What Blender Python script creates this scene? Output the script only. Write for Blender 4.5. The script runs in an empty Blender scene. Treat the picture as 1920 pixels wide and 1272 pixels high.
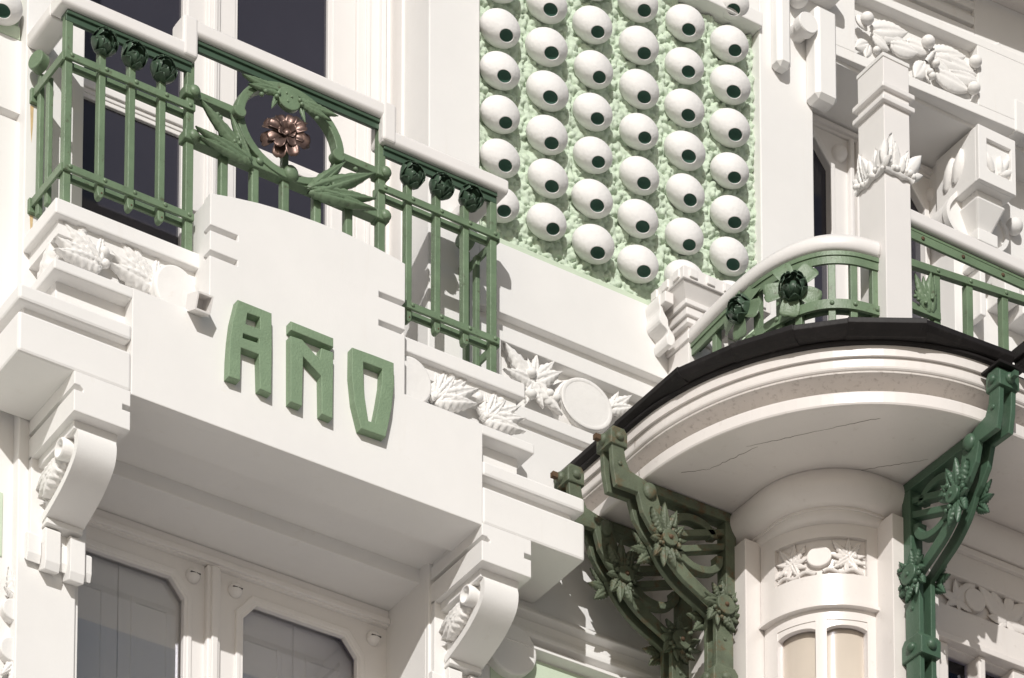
import bpy, bmesh, math, random
import numpy as np
from mathutils import Vector, Matrix
R = math.radians
random.seed(7)
SC = bpy.context.scene
COL = SC.collection

# ------------------------------------------------------------------ camera
PITCH = R(8); PSI = math.atan(4760 / 7315.0); FH = 7315.0
FPX = FH * math.cos(PITCH); SH = 4564 - FH * math.sin(PITCH)
FWH = Vector((math.sin(PSI), math.cos(PSI), 0)); RT = Vector((math.cos(PSI), -math.sin(PSI), 0))
FW = FWH * math.cos(PITCH) + Vector((0, 0, math.sin(PITCH)))
UPV = -FWH * math.sin(PITCH) + Vector((0, 0, math.cos(PITCH)))
CP = Vector((-16.5 * FWH.x, -16.5 * FWH.y, 1.6))
cam = bpy.data.cameras.new('camera'); camo = bpy.data.objects.new('camera', cam); COL.objects.link(camo)
cam.sensor_width = 36; cam.lens = FPX / 1920 * 36; cam.shift_y = SH / 1920
cam.clip_start = 0.5; cam.clip_end = 3000
camo.matrix_world = Matrix(((RT.x, UPV.x, -FW.x, CP.x), (RT.y, UPV.y, -FW.y, CP.y), (RT.z, UPV.z, -FW.z, CP.z), (0, 0, 0, 1)))
SC.camera = camo
# ------------------------------------------------------------------ sky, sun, exposure
SUN = Vector((0.70, 1.0, -0.62)).normalized()          # the way the light travels
w = bpy.data.worlds.new('World'); SC.world = w; w.use_nodes = True
nt = w.node_tree; bg = nt.nodes['Background']
sky = nt.nodes.new('ShaderNodeTexSky'); sky.sky_type = 'NISHITA'; sky.sun_disc = False
sky.sun_elevation = math.asin(-SUN.z); sky.sun_rotation = math.atan2(-SUN.x, -SUN.y)
sky.air_density = 1.0; sky.dust_density = 2.0; sky.ozone_density = 0.6
nt.links.new(sky.outputs[0], bg.inputs[0]); bg.inputs[1].default_value = 0.05
sl = bpy.data.lights.new('sun', 'SUN'); sl.energy = 3.45; sl.angle = R(0.5); sl.color = (1.0, 0.976, 0.942)
slo = bpy.data.objects.new('sun', sl); COL.objects.link(slo)
slo.rotation_euler = SUN.to_track_quat('-Z', 'Y').to_euler(); slo.location = (-10, -15, 25)
vs = SC.view_settings; vs.view_transform = 'Standard'; vs.look = 'None'; vs.exposure = -0.02; vs.gamma = 1
SC.cycles.max_bounces = 8; SC.cycles.diffuse_bounces = 5

# ------------------------------------------------------------------ pixel -> place (a pixel and the plane it lies on)
def ray(px, py): return FW * FPX + RT * (px - 960) + UPV * (SH + 636 - py)
def U(px, py, y):
    d = ray(px, py); return CP + d * ((y - CP.y) / d.y)
def UX(px, py, x):
    d = ray(px, py); return CP + d * ((x - CP.x) / d.x)
def UZ(px, py, z):
    d = ray(px, py); return CP + d * ((z - CP.z) / d.z)
def z1(x, y): return (x / 2.65, y / 2.65)
def z2(x, y): return (340 + x / 2.65, 80 + y / 2.65)
def z3(x, y): return (x / 2.892, 360 + y / 2.892)
def z4(x, y): return (x / 2.149, 680 + y / 2.149)
def z5(x, y): return (640 + x / 2.891, 560 + y / 2.891)
def z6(x, y): return (680 + x / 2.667, 850 + y / 2.667)

# ------------------------------------------------------------------ materials
def mat(name, col, rough=0.6, var=0.05, vscale=3.0, bump=0.15, bscale=90.0, spec=0.4, metal=0.0,
        spots=None, spot_scale=8.0, spot_lo=0.62, spot_hi=0.75, bump2=0.0, streak=None, coat=0.0):
    m = bpy.data.materials.new(name); m.use_nodes = True
    n = m.node_tree; N = n.nodes; L = n.links
    b = N['Principled BSDF']
    b.inputs['Roughness'].default_value = rough; b.inputs['Metallic'].default_value = metal
    b.inputs['Specular IOR Level'].default_value = spec; b.inputs['Coat Weight'].default_value = coat
    geo = N.new('ShaderNodeNewGeometry')
    def noise(scale, detail=4, rgh=0.6, vec=None):
        t = N.new('ShaderNodeTexNoise'); t.inputs['Scale'].default_value = scale
        t.inputs['Detail'].default_value = detail; t.inputs['Roughness'].default_value = rgh
        L.new(vec or geo.outputs['Position'], t.inputs['Vector']); return t
    t1 = noise(vscale, 5)
    mp = N.new('ShaderNodeMapRange'); mp.inputs[1].default_value = 0.3; mp.inputs[2].default_value = 0.7
    mp.inputs[3].default_value = 1 - var; mp.inputs[4].default_value = 1 + var
    L.new(t1.outputs['Fac'], mp.inputs[0])
    mul = N.new('ShaderNodeVectorMath'); mul.operation = 'SCALE'; mul.inputs[0].default_value = col
    L.new(mp.outputs[0], mul.inputs['Scale'])
    out = mul.outputs[0]
    def over(fac, c2, out):
        mx = N.new('ShaderNodeMix'); mx.data_type = 'RGBA'
        L.new(fac, mx.inputs[0]); L.new(out, mx.inputs[6]); mx.inputs[7].default_value = (*c2, 1)
        return mx.outputs[2]
    if spots:
        t2 = noise(spot_scale, 6, 0.7)
        r2 = N.new('ShaderNodeMapRange'); r2.inputs[1].default_value = spot_lo; r2.inputs[2].default_value = spot_hi
        r2.inputs[4].default_value = spots[1]
        L.new(t2.outputs['Fac'], r2.inputs[0]); out = over(r2.outputs[0], spots[0], out)
    if streak:
        vm = N.new('ShaderNodeMapping'); vm.inputs['Scale'].default_value = (14, 14, 1.3)
        L.new(geo.outputs['Position'], vm.inputs[0])
        t3 = noise(1.0, 5, 0.65, vm.outputs[0])
        r3 = N.new('ShaderNodeMapRange'); r3.inputs[1].default_value = 0.60; r3.inputs[2].default_value = 0.80
        r3.inputs[4].default_value = streak[1]
        L.new(t3.outputs['Fac'], r3.inputs[0]); out = over(r3.outputs[0], streak[0], out)
    L.new(out, b.inputs['Base Color'])
    if bump:
        t4 = noise(bscale, 3)
        bp = N.new('ShaderNodeBump'); bp.inputs['Strength'].default_value = bump; bp.inputs['Distance'].default_value = 0.004
        L.new(t4.outputs['Fac'], bp.inputs['Height']); nrm = bp.outputs[0]
        if bump2:
            t5 = noise(9, 3); bp2 = N.new('ShaderNodeBump'); bp2.inputs['Strength'].default_value = bump2
            bp2.inputs['Distance'].default_value = 0.01
            L.new(t5.outputs['Fac'], bp2.inputs['Height']); L.new(nrm, bp2.inputs['Normal']); nrm = bp2.outputs[0]
        L.new(nrm, b.inputs['Normal'])
    return m

WHITE = mat('white_masonry_paint', (.792, .780, .763), .62, .025, 2.5, .12, 120, .3, bump2=.12,
            spots=((.62, .55, .46), .35), spot_scale=5, spot_lo=.66, spot_hi=.80, streak=((.66, .60, .52), .22))
PLASTER = mat('white_plaster_relief', (.79, .775, .755), .6, .03, 6, .35, 70, .3, bump2=.3,
              spots=((.60, .50, .38), .4), spot_scale=7, spot_lo=.64, spot_hi=.78)
GLOSSW = mat('white_gloss_joinery', (.79, .765, .745), .32, .02, 4, .05, 60, .5,
             spots=((.55, .48, .42), .3), spot_scale=14, spot_lo=.68, spot_hi=.82)
BAYW = mat('white_bay_paint', (.735, .695, .665), .27, .03, 3, .10, 90, .45,
           spots=((.38, .31, .26), .5), spot_scale=16, spot_lo=.62, spot_hi=.84, streak=((.55, .48, .42), .25))
EYEW = mat('white_boss_paint', (.79, .775, .76), .75, .04, 8, .6, 60, .15, bump2=.45, spots=((.60, .56, .50), .4), spot_scale=12, spot_lo=.62, spot_hi=.8)
STUCCO = mat('pale_green_stucco', (.545, .635, .510), .75, .10, 14, .5, 150, .2)
PALEG = mat('pale_green_paint', (.56, .65, .51), .65, .05, 4, .2, 120, .3)
RAILG = mat('sage_green_iron_paint', (.150, .215, .130), .42, .16, 7, .45, 110, .45,
            spots=((.070, .060, .035), .8), spot_scale=22, spot_lo=.60, spot_hi=.72)
RAILD = mat('deep_green_iron_paint', (.058, .098, .064), .38, .12, 9, .2, 90, .5)
LETG = mat('sage_green_letter_paint', (.205, .288, .182), .55, .08, 10, .8, 100, .35,
           spots=((.30, .37, .25), .5), spot_scale=30, spot_lo=.62, spot_hi=.74)
IRONW = mat('weathered_green_iron', (.108, .130, .086), .5, .25, 9, .7, 120, .4,
            spots=((.135, .075, .032), .85), spot_scale=17, spot_lo=.53, spot_hi=.68, bump2=.15)
IRONC = mat('fresh_green_iron', (.060, .112, .072), .42, .10, 8, .35, 100, .45,
            spots=((.16, .25, .15), .5), spot_scale=20, spot_lo=.64, spot_hi=.74)
PUPIL = mat('dark_green_pupil', (.028, .080, .056), .55, .1, 20, .3, 80, .3)
LEAD = mat('black_lead_sheet', (.014, .012, .012), .55, .25, 8, .3, 60, .25,
           spots=((.045, .042, .04), .5), spot_scale=14, spot_lo=.58, spot_hi=.75)
COPPER = mat('brown_copper', (.15, .098, .082), .36, .35, 22, .15, 80, .5, metal=.6,
             spots=((.10, .055, .045), .8), spot_scale=25, spot_lo=.50, spot_hi=.66)
SHUT = mat('grey_green_shutter', (.86, .87, .83), .6, .03, 4, .05, 60, .3)
DARKIN = mat('dark_room', (.03, .03, .035), .8, .05, 3, 0)
RUST = mat('rusty_iron', (.10, .062, .036), .7, .3, 20, .6, 90, .3)
GROUND = mat('pale_paving', (.40, .375, .345), .8, .10, .6, .3, 30, .3)
def pane_mat(name, tint, alpha, rough=.03, ior=1.5):
    m = bpy.data.materials.new(name); m.use_nodes = True; N = m.node_tree.nodes; L = m.node_tree.links
    N.remove(N['Principled BSDF'])
    tr = N.new('ShaderNodeBsdfTransparent'); tr.inputs[0].default_value = (*tint, 1)
    gl = N.new('ShaderNodeBsdfGlossy'); gl.inputs['Roughness'].default_value = rough
    gl.inputs['Color'].default_value = (.9, .9, 1, 1)
    fr = N.new('ShaderNodeFresnel'); fr.inputs[0].default_value = ior
    mx = N.new('ShaderNodeMixShader'); L.new(fr.outputs[0], mx.inputs[0]); L.new(tr.outputs[0], mx.inputs[1]); L.new(gl.outputs[0], mx.inputs[2])
    L.new(mx.outputs[0], N['Material Output'].inputs[0]); return m
GLASS = pane_mat('window_glass', (.975, .975, .97), .1)
GLASSB = pane_mat('bay_window_glass', (.97, .965, .95), .1, .12, 1.18)
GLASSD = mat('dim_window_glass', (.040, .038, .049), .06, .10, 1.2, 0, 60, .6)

# ------------------------------------------------------------------ mesh helpers
class MB:
    def __init__(s): s.v = []; s.f = []
    def add(s, v, f):
        k = len(s.v); s.v += [tuple(p) for p in v]; s.f += [tuple(i + k for i in q) for q in f]; return s
    def box(s, x0, x1, y0, y1, z0, z1):
        return s.add([(x0, y0, z0), (x1, y0, z0), (x1, y1, z0), (x0, y1, z0), (x0, y0, z1), (x1, y0, z1), (x1, y1, z1), (x0, y1, z1)],
                     [(0, 3, 2, 1), (4, 5, 6, 7), (0, 1, 5, 4), (1, 2, 6, 5), (2, 3, 7, 6), (3, 0, 4, 7)])
    def prism(s, poly, a, b, fn):
        """poly of 2D points extruded from a to b; fn(u, v, t) -> xyz"""
        n = len(poly)
        v = [fn(u, q, a) for u, q in poly] + [fn(u, q, b) for u, q in poly]
        f = [tuple(range(n))[::-1], tuple(range(n, 2 * n))] + [(i, (i + 1) % n, n + (i + 1) % n, n + i) for i in range(n)]
        return s.add(v, f)
    def me(s, name='m', smooth=False):
        m = bpy.data.meshes.new(name); m.from_pydata(s.v, [], s.f); m.update()
        b = bmesh.new(); b.from_mesh(m); bmesh.ops.recalc_face_normals(b, faces=b.faces); b.to_mesh(m); b.free()
        if smooth: m.polygons.foreach_set('use_smooth', [True] * len(m.polygons))
        return m
def boxm(*a): return MB().box(*a).me()
def barm(p, q, wd, dp, up=Vector((0, 0, 1))):
    """rectangular bar from p to q: wd across (in plane), dp deep"""
    p = Vector(p); q = Vector(q); d = (q - p).normalized()
    s = d.cross(Vector((0, 1, 0)))
    if s.length < .1: s = d.cross(Vector((1, 0, 0)))
    s.normalize(); t = d.cross(s).normalized()
    v = []
    for e in (p, q):
        for a, b in ((-1, -1), (1, -1), (1, 1), (-1, 1)): v.append(e + s * a * wd / 2 + t * b * dp / 2)
    return MB().add(v, [(0, 3, 2, 1), (4, 5, 6, 7), (0, 1, 5, 4), (1, 2, 6, 5), (2, 3, 7, 6), (3, 0, 4, 7)]).me()
def grid(nu, nv, fn, smooth=True, closed_u=False):
    v = [fn(i, j) for i in range(nu) for j in range(nv)]; f = []
    for i in range(nu if closed_u else nu - 1):
        for j in range(nv - 1):
            a = i * nv + j; b = ((i + 1) % nu) * nv + j
            f.append((a, b, b + 1, a + 1))
    return MB().add(v, f).me(smooth=smooth)
def lathe(prof, n=24, smooth=True):
    """profile (r, z) about local Z"""
    return grid(n, len(prof), lambda i, j: (prof[j][0] * math.cos(2 * math.pi * i / n), prof[j][0] * math.sin(2 * math.pi * i / n), prof[j][1]), smooth, True)
def offset_path(path, d):
    """shift a plan path to its left-hand side normal by d"""
    out = []; n = len(path)
    for i in range(n):
        a = Vector(path[max(i - 1, 0)]); b = Vector(path[i]); c = Vector(path[min(i + 1, n - 1)])
        t1 = (b - a); t2 = (c - b)
        if t1.length < 1e-9: t1 = t2
        if t2.length < 1e-9: t2 = t1
        t1.normalize(); t2.normalize()
        n1 = Vector((-t1.y, t1.x)); n2 = Vector((-t2.y, t2.x)); m = (n1 + n2).normalized()
        k = 1 / max(.4, m.dot(n1)); out.append(b + m * d * k)
    return out
def sweep(path, prof, smooth=False, cap=True):
    """prof: (inset, z) list swept along a plan path; closed profile"""
    cols = [offset_path(path, p[0]) for p in prof]; n = len(path); k = len(prof); v = []; f = []
    for i in range(n):
        for j in range(k): v.append((cols[j][i].x, cols[j][i].y, prof[j][1]))
    for i in range(n - 1):
        for j in range(k): f.append((i * k + j, i * k + (j + 1) % k, (i + 1) * k + (j + 1) % k, (i + 1) * k + j))
    if cap: f += [tuple(range(k)), tuple((n - 1) * k + j for j in range(k))]
    return MB().add(v, f).me(smooth=smooth)
def plate(loops, yc, depth, bev=0.0, bres=1, spl=False):
    """2D outline with holes in the XZ plane, extruded along Y about yc"""
    c = bpy.data.curves.new('c', 'CURVE'); c.dimensions = '2D'; c.fill_mode = 'BOTH'
    c.extrude = max(depth / 2 - bev, 1e-5); c.bevel_depth = bev; c.bevel_resolution = bres; c.offset = -bev
    for lp in loops:
        s = c.splines.new('POLY'); s.points.add(len(lp) - 1); s.use_cyclic_u = True
        for p, q in zip(s.points, lp): p.co = (q[0], q[1], 0, 1)
    o = bpy.data.objects.new('c', c); COL.objects.link(o)
    dg = bpy.context.evaluated_depsgraph_get(); dg.update()
    m = bpy.data.meshes.new_from_object(o.evaluated_get(dg))
    bpy.data.objects.remove(o); bpy.data.curves.remove(c)
    m.transform(Matrix(((1, 0, 0, 0), (0, 0, -1, yc), (0, 1, 0, 0), (0, 0, 0, 1))))
    m.materials.clear()
    b = bmesh.new(); b.from_mesh(m); bmesh.ops.remove_doubles(b, verts=b.verts, dist=1e-5)
    bmesh.ops.recalc_face_normals(b, faces=b.faces); b.to_mesh(m); b.free()
    m.polygons.foreach_set('use_smooth', [False] * len(m.polygons))
    return m
def arc(cx, cz, rx, rz, a0, a1, n): return [(cx + rx * math.cos(R(a0 + (a1 - a0) * i / n)), cz + rz * math.sin(R(a0 + (a1 - a0) * i / n))) for i in range(n + 1)]
def ribbon2d(pts, wd):
    """thick polyline outline; wd a number or list"""
    n = len(pts); L_ = []; R_ = []
    for i in range(n):
        a = Vector(pts[max(i - 1, 0)]); c = Vector(pts[min(i + 1, n - 1)]); t = (c - a).normalized(); nn = Vector((-t.y, t.x))
        q = (wd[i] if isinstance(wd, (list, tuple)) else wd) / 2; b = Vector(pts[i])
        L_.append(tuple(b + nn * q)); R_.append(tuple(b - nn * q))
    return L_ + R_[::-1]
def catmull(P_, k=6):
    P_ = [Vector(p) for p in P_]; out = []
    for i in range(len(P_) - 1):
        p0 = P_[max(i - 1, 0)]; p1 = P_[i]; p2 = P_[i + 1]; p3 = P_[min(i + 2, len(P_) - 1)]
        for s in range(k):
            t = s / k
            out.append(.5 * ((2 * p1) + (p2 - p0) * t + (2 * p0 - 5 * p1 + 4 * p2 - p3) * t * t + (3 * p1 - p0 - 3 * p2 + p3) * t ** 3))
    out.append(P_[-1]); return out
def tubem(pts, r, n=8):
    pts = [Vector(p) for p in pts]; k = len(pts)
    def fn(i, j):
        t = (pts[min(i + 1, k - 1)] - pts[max(i - 1, 0)]).normalized()
        s = t.cross(Vector((.31, .2, .93))).normalized(); u = t.cross(s)
        rr = r[i] if isinstance(r, (list, tuple)) else r
        a = 2 * math.pi * j / (n - 1) if j < n - 1 else 0
        return pts[i] + (s * math.cos(a) + u * math.sin(a)) * rr
    return grid(k, n, fn)

def leafm(L=1., W=.4, ser=.12, k=5, h=.08, curl=.15, skirt=.05, rib=.03, vein=.02, blunt=.75, nu=17, nv=9):
    """a leaf from the origin along +x, relief to +z, with midrib, veins and toothed edge"""
    v = []; f = []
    for i in range(nu):
        t = i / (nu - 1)
        wd = W / 2 * (math.sin(math.pi * min(1, .06 + t * .94) ** blunt)) ** .8
        sw = 1 + ser * (((t * k) % 1) - .5) * 2 * (1 if t < .97 else 0)
        for j in range(nv):
            s = (j / (nv - 1)) * 2 - 1
            z = h * (1 - s * s) * math.sin(math.pi * (.12 + .8 * t)) - rib * math.exp(-(s / .14) ** 2) * (1 - t) \
                + vein * math.cos((t * k * 1.3 - abs(s) * 1.3) * 2 * math.pi) * (.3 + abs(s)) * (1 - t * .6) + curl * t * t
            x = L * (t - .10 * abs(s) * ser * 3)
            v.append((x, s * wd * sw, z * 1.0))
    for i in range(nu - 1):
        for j in range(nv - 1):
            a = i * nv + j; f.append((a, a + nv, a + nv + 1, a + 1))
    rim = [i * nv for i in range(nu)] + [(nu - 1) * nv + j for j in range(1, nv)] + [i * nv + nv - 1 for i in range(nu - 2, -1, -1)] + [j for j in range(nv - 2, 0, -1)]
    k0 = len(v); rn = len(rim)
    for q in rim: v.append((v[q][0], v[q][1], v[q][2] - skirt - (h * .3)))
    for i in range(rn): f.append((rim[i], k0 + i, k0 + (i + 1) % rn, rim[(i + 1) % rn]))
    f.append(tuple(k0 + i for i in range(rn)))
    return MB().add(v, f).me(smooth=True)

# ------------------------------------------------------------------ scene helpers
W = {}
def tag(o, label, cat, group=None, kind=None):
    if label: o['label'] = label
    if cat: o['category'] = cat
    if group: o['group'] = group
    if kind: o['kind'] = kind
    return o
def thing(name, label, cat, loc=(0, 0, 0), group=None):
    o = bpy.data.objects.new(name, None); COL.objects.link(o); o.empty_display_size = .05
    o.location = loc; W[o] = Matrix.Translation(Vector(loc)); return tag(o, label, cat, group, 'thing')
def part(name, me, m, parent=None, M=None, bev=0, seg=2, label=None, kind=None, solid=0, es=0):
    if bev == 0 and me.users == 0: me.name = name
    o = bpy.data.objects.new(name, me); COL.objects.link(o)
    M = M or Matrix.Identity(4); W[o] = M
    if parent is not None:
        o.parent = parent; o.matrix_basis = W[parent].inverted() @ M
    else: o.matrix_basis = M
    if len(me.materials) == 0: me.materials.append(m)
    elif me.materials[0] is not m:
        o.material_slots[0].link = 'OBJECT'; o.material_slots[0].material = m
    if solid:
        s = o.modifiers.new('s', 'SOLIDIFY'); s.thickness = solid; s.offset = 0
    if bev:
        b = o.modifiers.new('b', 'BEVEL'); b.width = bev; b.segments = seg; b.limit_method = 'ANGLE'; b.angle_limit = R(35)
    if es:
        me.polygons.foreach_set('use_smooth', [True] * len(me.polygons))
        e = o.modifiers.new('e', 'EDGE_SPLIT'); e.split_angle = R(es)
    if label: o['label'] = label
    if kind: o['kind'] = kind
    return o
def front(p, ang=0, s=1.0, tilt=0, sz=None, sy=None):
    """local x along the facade at angle ang, local z out of the wall"""
    ca, sa = math.cos(ang), math.sin(ang)
    B = Matrix(((ca, -sa, 0, p[0]), (0, 0, -1, p[1]), (sa, ca, 0, p[2]), (0, 0, 0, 1)))
    return B @ Matrix.Rotation(tilt, 4, 'Y') @ Matrix.Diagonal((s, sy or s, sz or s, 1))
def basis(p, z, x=None, s=1.0):
    z = Vector(z).normalized(); x = Vector(x) if x is not None else Vector((1, 0, 0.001))
    y = z.cross(x).normalized(); x = y.cross(z)
    return Matrix(((x.x * s, y.x * s, z.x * s, p[0]), (x.y * s, y.y * s, z.y * s, p[1]), (x.z * s, y.z * s, z.z * s, p[2]), (0, 0, 0, 1)))
SQ = 0.85
LEAF_P = leafm(1, .44, .20, 6, .17, .07, .10, .20, .022, .62, 25, 13)        # toothed plaster leaf
LEAF_N = leafm(1, .34, .10, 6, .11, .10, .10, .09, .02)         # narrow leaf
LEAF_S = leafm(1, .30, .10, 7, .15, .10, .02, .20, .020, .7, 25, 11)        # iron laurel leaf
LEAF_B = leafm(1, .44, .0, 5, .17, .05, .10, .03, .012, .9)
LEAF_V = leafm(1, .42, .04, 6, .15, .08, .08, .13, .020, .85, 21, 13)     # broad fleshy leaf
BALL = lathe([(.0, -1)] + [(math.cos(R(a)), math.sin(R(a))) for a in range(-75, 90, 15)] + [(.0, 1)], 14)
DOME = lathe([(1.0, 0), (1.0, .12)] + [(math.cos(R(a)), .12 + .75 * math.sin(R(a))) for a in range(15, 90, 15)] + [(.0, .87)], 18)
DISC = lathe([(1.0, 0), (1.0, .86), (.96, .96), (.90, 1.0), (.0, 1.0)], 40, False)
def leaf_pts(parent, me, m, a, b, s_w=1.0, zs=None, name='leaf', tilt=0):
    a = Vector(a); b = Vector(b); d = b - a; L = d.length
    ang = math.atan2(d.z, d.x)
    return part(name, me, m, parent, front(a, ang, L, tilt, zs or L, L * s_w))
def cluster(parent, me, m, base, tips, y, dy=.0, sw=1.0, relief=.55, name='leaf'):
    bs = U(*base, y); i = 0
    for tpx in tips:
        t = U(*tpx, y); L = (t - bs).length
        leaf_pts(parent, me, m, bs + Vector((0, -.004 * (i % 3), 0)), t, sw, L * relief + .03, name); i += 1
def berry(parent, m, p, r, name='berry'): return part(name, BALL, m, parent, Matrix.Translation(Vector(p)) @ Matrix.Diagonal((r, r, r * .9, 1)))
def disc(parent, m, p, rx, rz, th, name='disc'): return part(name, DISC, m, parent, front(p, 0, rx, 0, th, rz))
F = -0.425

# ================================================================== THE SETTING
pav = part('pavement', MB().add([(-600, -900, 0), (600, -900, 0), (600, 60, 0), (-600, 60, 0)], [(0, 1, 2, 3)]).me(), GROUND)
pav['kind'] = 'structure'

# ---- facade wall
fw_ = thing('facade_wall', 'white painted masonry wall behind the balcony and around the windows', 'wall', (-1, .3, 0))
def wl(name, *a, m=WHITE, bev=.006): return part(name, boxm(*a), m, fw_, bev=bev)
wl('pilaster', -2.49, -2.212, 0, .5, 10.0, 17.0)
wl('pilaster', -.456, -.178, 0, .5, 12.343, 17.0)
wl('wall_field', -.45, .84, 0.0, .5, 8.0, 12.343)
wl('wall_field', 1.45, 1.777, 0, .6, 12.9, 17.0)
wl('wall_field', -6.0, -2.49, .055, .5, 8.0, 12.885, bev=0)
wl('wall_field', -6.0, -2.49, .055, .5, 12.925, 13.268, bev=0)
wl('wall_field', -6.0, -2.49, .10, .5, 12.885, 12.925, bev=0)
wl('wall_field', -6.0, -2.49, .075, .5, 13.268, 17.0, bev=0)
# right of the balcony: bands with grooves and the recess of the leaf frieze
wl('wall_band', -.178, 3.2, 0, .5, 12.875, 13.225, bev=.004)
wl('wall_band', -.178, 3.2, .045, .5, 12.815, 12.875, bev=0)
wl('wall_band', -.178, 3.2, 0, .5, 12.737, 12.815, bev=.004)
wl('wall_band', -.178, -.06, 0, .5, 12.45, 12.737, bev=.004)
wl('wall_band', -.06, 3.2, .06, .5, 12.45, 12.737, bev=0)
wl('wall_band', -.178, 3.2, 0, .5, 12.390, 12.45, bev=.004)
wl('wall_band', -.178, 3.2, .04, .5, 12.343, 12.390, bev=0)
wl('wall_field', .84, 3.2, 0.0, .5, 8.0, 12.343)
wl('panel_head', -.178, 1.45, -.03, .5, 14.945, 15.02)
wl('panel_head', -.178, 1.45, 0, .5, 15.02, 17.0)
wl('panel_back', -.178, 1.45, .07, .5, 13.225, 14.945, m=PALEG, bev=0)
wl('panel_sill', -.178, 1.45, .012, .09, 13.226, 13.262, m=PALEG, bev=.008)
wl('lower_wall', -14, -.45 - 1.73, 0.0, .5, .02, 8.0, bev=0)
wl('lower_wall', -.45, 14, 0.0, .5, .02, 8.0, bev=0)
wl('lower_wall', -2.18, -.45, 0.02, .5, .02, 9.0, bev=0)
wl('door_jamb', -2.482, -2.19, .02, .75, 8.0, 12.0, bev=.004)
wl('door_jamb', -.452, -.2, .02, .75, 8.0, 12.0, bev=.004)
wl('floor_slab', -2.47, -.2, .03, 2.2, 11.52, 12.2, bev=0)

part('green_field', boxm(-4, -2.535, .048, .06, 10.86, 11.15), PALEG, fw_, bev=.004)
# mouldings on the wall low beside the right scroll bracket, over a pale green field
wm = thing('string_course', 'stepped white mouldings above a pale green wall field under the iron brackets', 'moulding', (.4, 0, 11.2))
def mould(z0, z1_, d): part('moulding', MB().prism([(-.0, z0), (-d, z0 + .012), (-d, z1_ - .03), (-d * .55, z1_), (0, z1_)], -.12, .82, lambda u, q, t: (t, u + .001, q)).me(), WHITE, wm, bev=.004)
mould(11.395, 11.445, .045); mould(11.285, 11.345, .035); mould(11.215, 11.262, .06)
part('green_field', boxm(-.12, .82, -.004, .02, 9.5, 11.21), PALEG, wm)
disc(wm, WHITE, U(*z6(735, 985), -.03) + Vector((0, .03, 0)), .135, .125, .055, 'roundel')

# ================================================================== BALCONY
bal = thing('balcony', 'white masonry balcony block with stepped ledges and a curved parapet', 'balcony', (-1.3, 0, 11.47))
def bl(name, *a, m=WHITE, bev=.007): return part(name, boxm(*a), m, bal, bev=bev)
for x0, x1 in ((-2.702, -2.18), (-.432, .117)):
    bl('ledge', x0, x1, F, .0, 11.712, 11.782, bev=.012)
    bl('ledge_neck', x0 + .045 if x0 < -1 else x0 - .02, x1 + .02 if x0 < -1 else x1 - .045, F + .05, .0, 11.655, 11.715, bev=0)
    bl('ledge', x0, x1, F, .0, 11.480, 11.658, bev=.012)
bl('panel_band', -2.50, -2.17, F + .075, -.05, 11.78, 11.91, bev=.004)
bl('panel_strip', -2.545, -2.175, F, -.05, 11.905, 11.953)
bl('panel_band', -.44, -.20, F + .075, -.05, 11.78, 11.91, bev=.004)
bl('panel_strip', -.44, -.155, F, -.05, 11.905, 11.953)
# front block with the letters: stepped outline, small notches, curved top
cx, cz = -1.327, None
top = [(-1.815, 12.531), (-1.70, 12.556), (-1.58, 12.577), (-1.45, 12.592), (-1.30, 12.601), (-1.15, 12.604), (-1.0, 12.596), (-.90, 12.585), (-.838, 12.574)]
def notch(side, x, z): return [(x, z - .013), (x + .135 * side, z - .013), (x + .135 * side, z + .013), (x, z + .013)]
out = [(-2.18, 11.468), (-.432, 11.468), (-.432, 11.953), (-.838, 11.953)]
out += notch(-1, -.838, 12.243) + notch(-1, -.838, 12.378) + top[::-1]
out += [(x, z) for x, z in notch(1, -1.815, 12.372)[::-1]] + [(x, z) for x, z in notch(1, -1.815, 12.255)[::-1]] + [(-1.815, 11.953), (-2.18, 11.953)]
part('front_block', plate([out], F + .03, .06, .004), WHITE, bal)
inn = [(-2.178, 11.470), (-.434, 11.470), (-.434, 11.951), (-.842, 11.951)] + [(x - .006 * (1 if x > -1.327 else -1), z - .003) for x, z in top[::-1]] + [(-1.811, 11.951), (-2.178, 11.951)]
part('front_block_core', plate([inn], F + .155, .19), WHITE, bal)
bl('slab_band', -2.49, -1.80, -.315, .0, 12.245, 12.316)
bl('slab_band', -.85, -.133, -.315, .0, 12.245, 12.316)
bl('slab', -2.46, -.16, -.28, .35, 12.18, 12.300, bev=0)
bl('frieze_wall', -2.40, -1.80, -.205, .0, 11.94, 12.25, bev=.003)
bl('frieze_wall', -.85, -.205, -.205, .0, 11.94, 12.25, bev=.003)
bl('core', -2.39, -.21, -.19, .02, 11.5, 12.2, bev=0)
# soffit: front strip is the block itself, then a sunk panel, then a lower beam at the doors
bl('soffit_panel', -2.19, -.44, F + .2, .15, 11.505, 11.6, bev=0)
bl('soffit_strip', -2.19, -.44, F + .062, F + .20, 11.476, 11.56, bev=.003)
bl('soffit_beam', -2.19, -.44, .075, .70, 11.435, 11.52, bev=.004)

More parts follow.
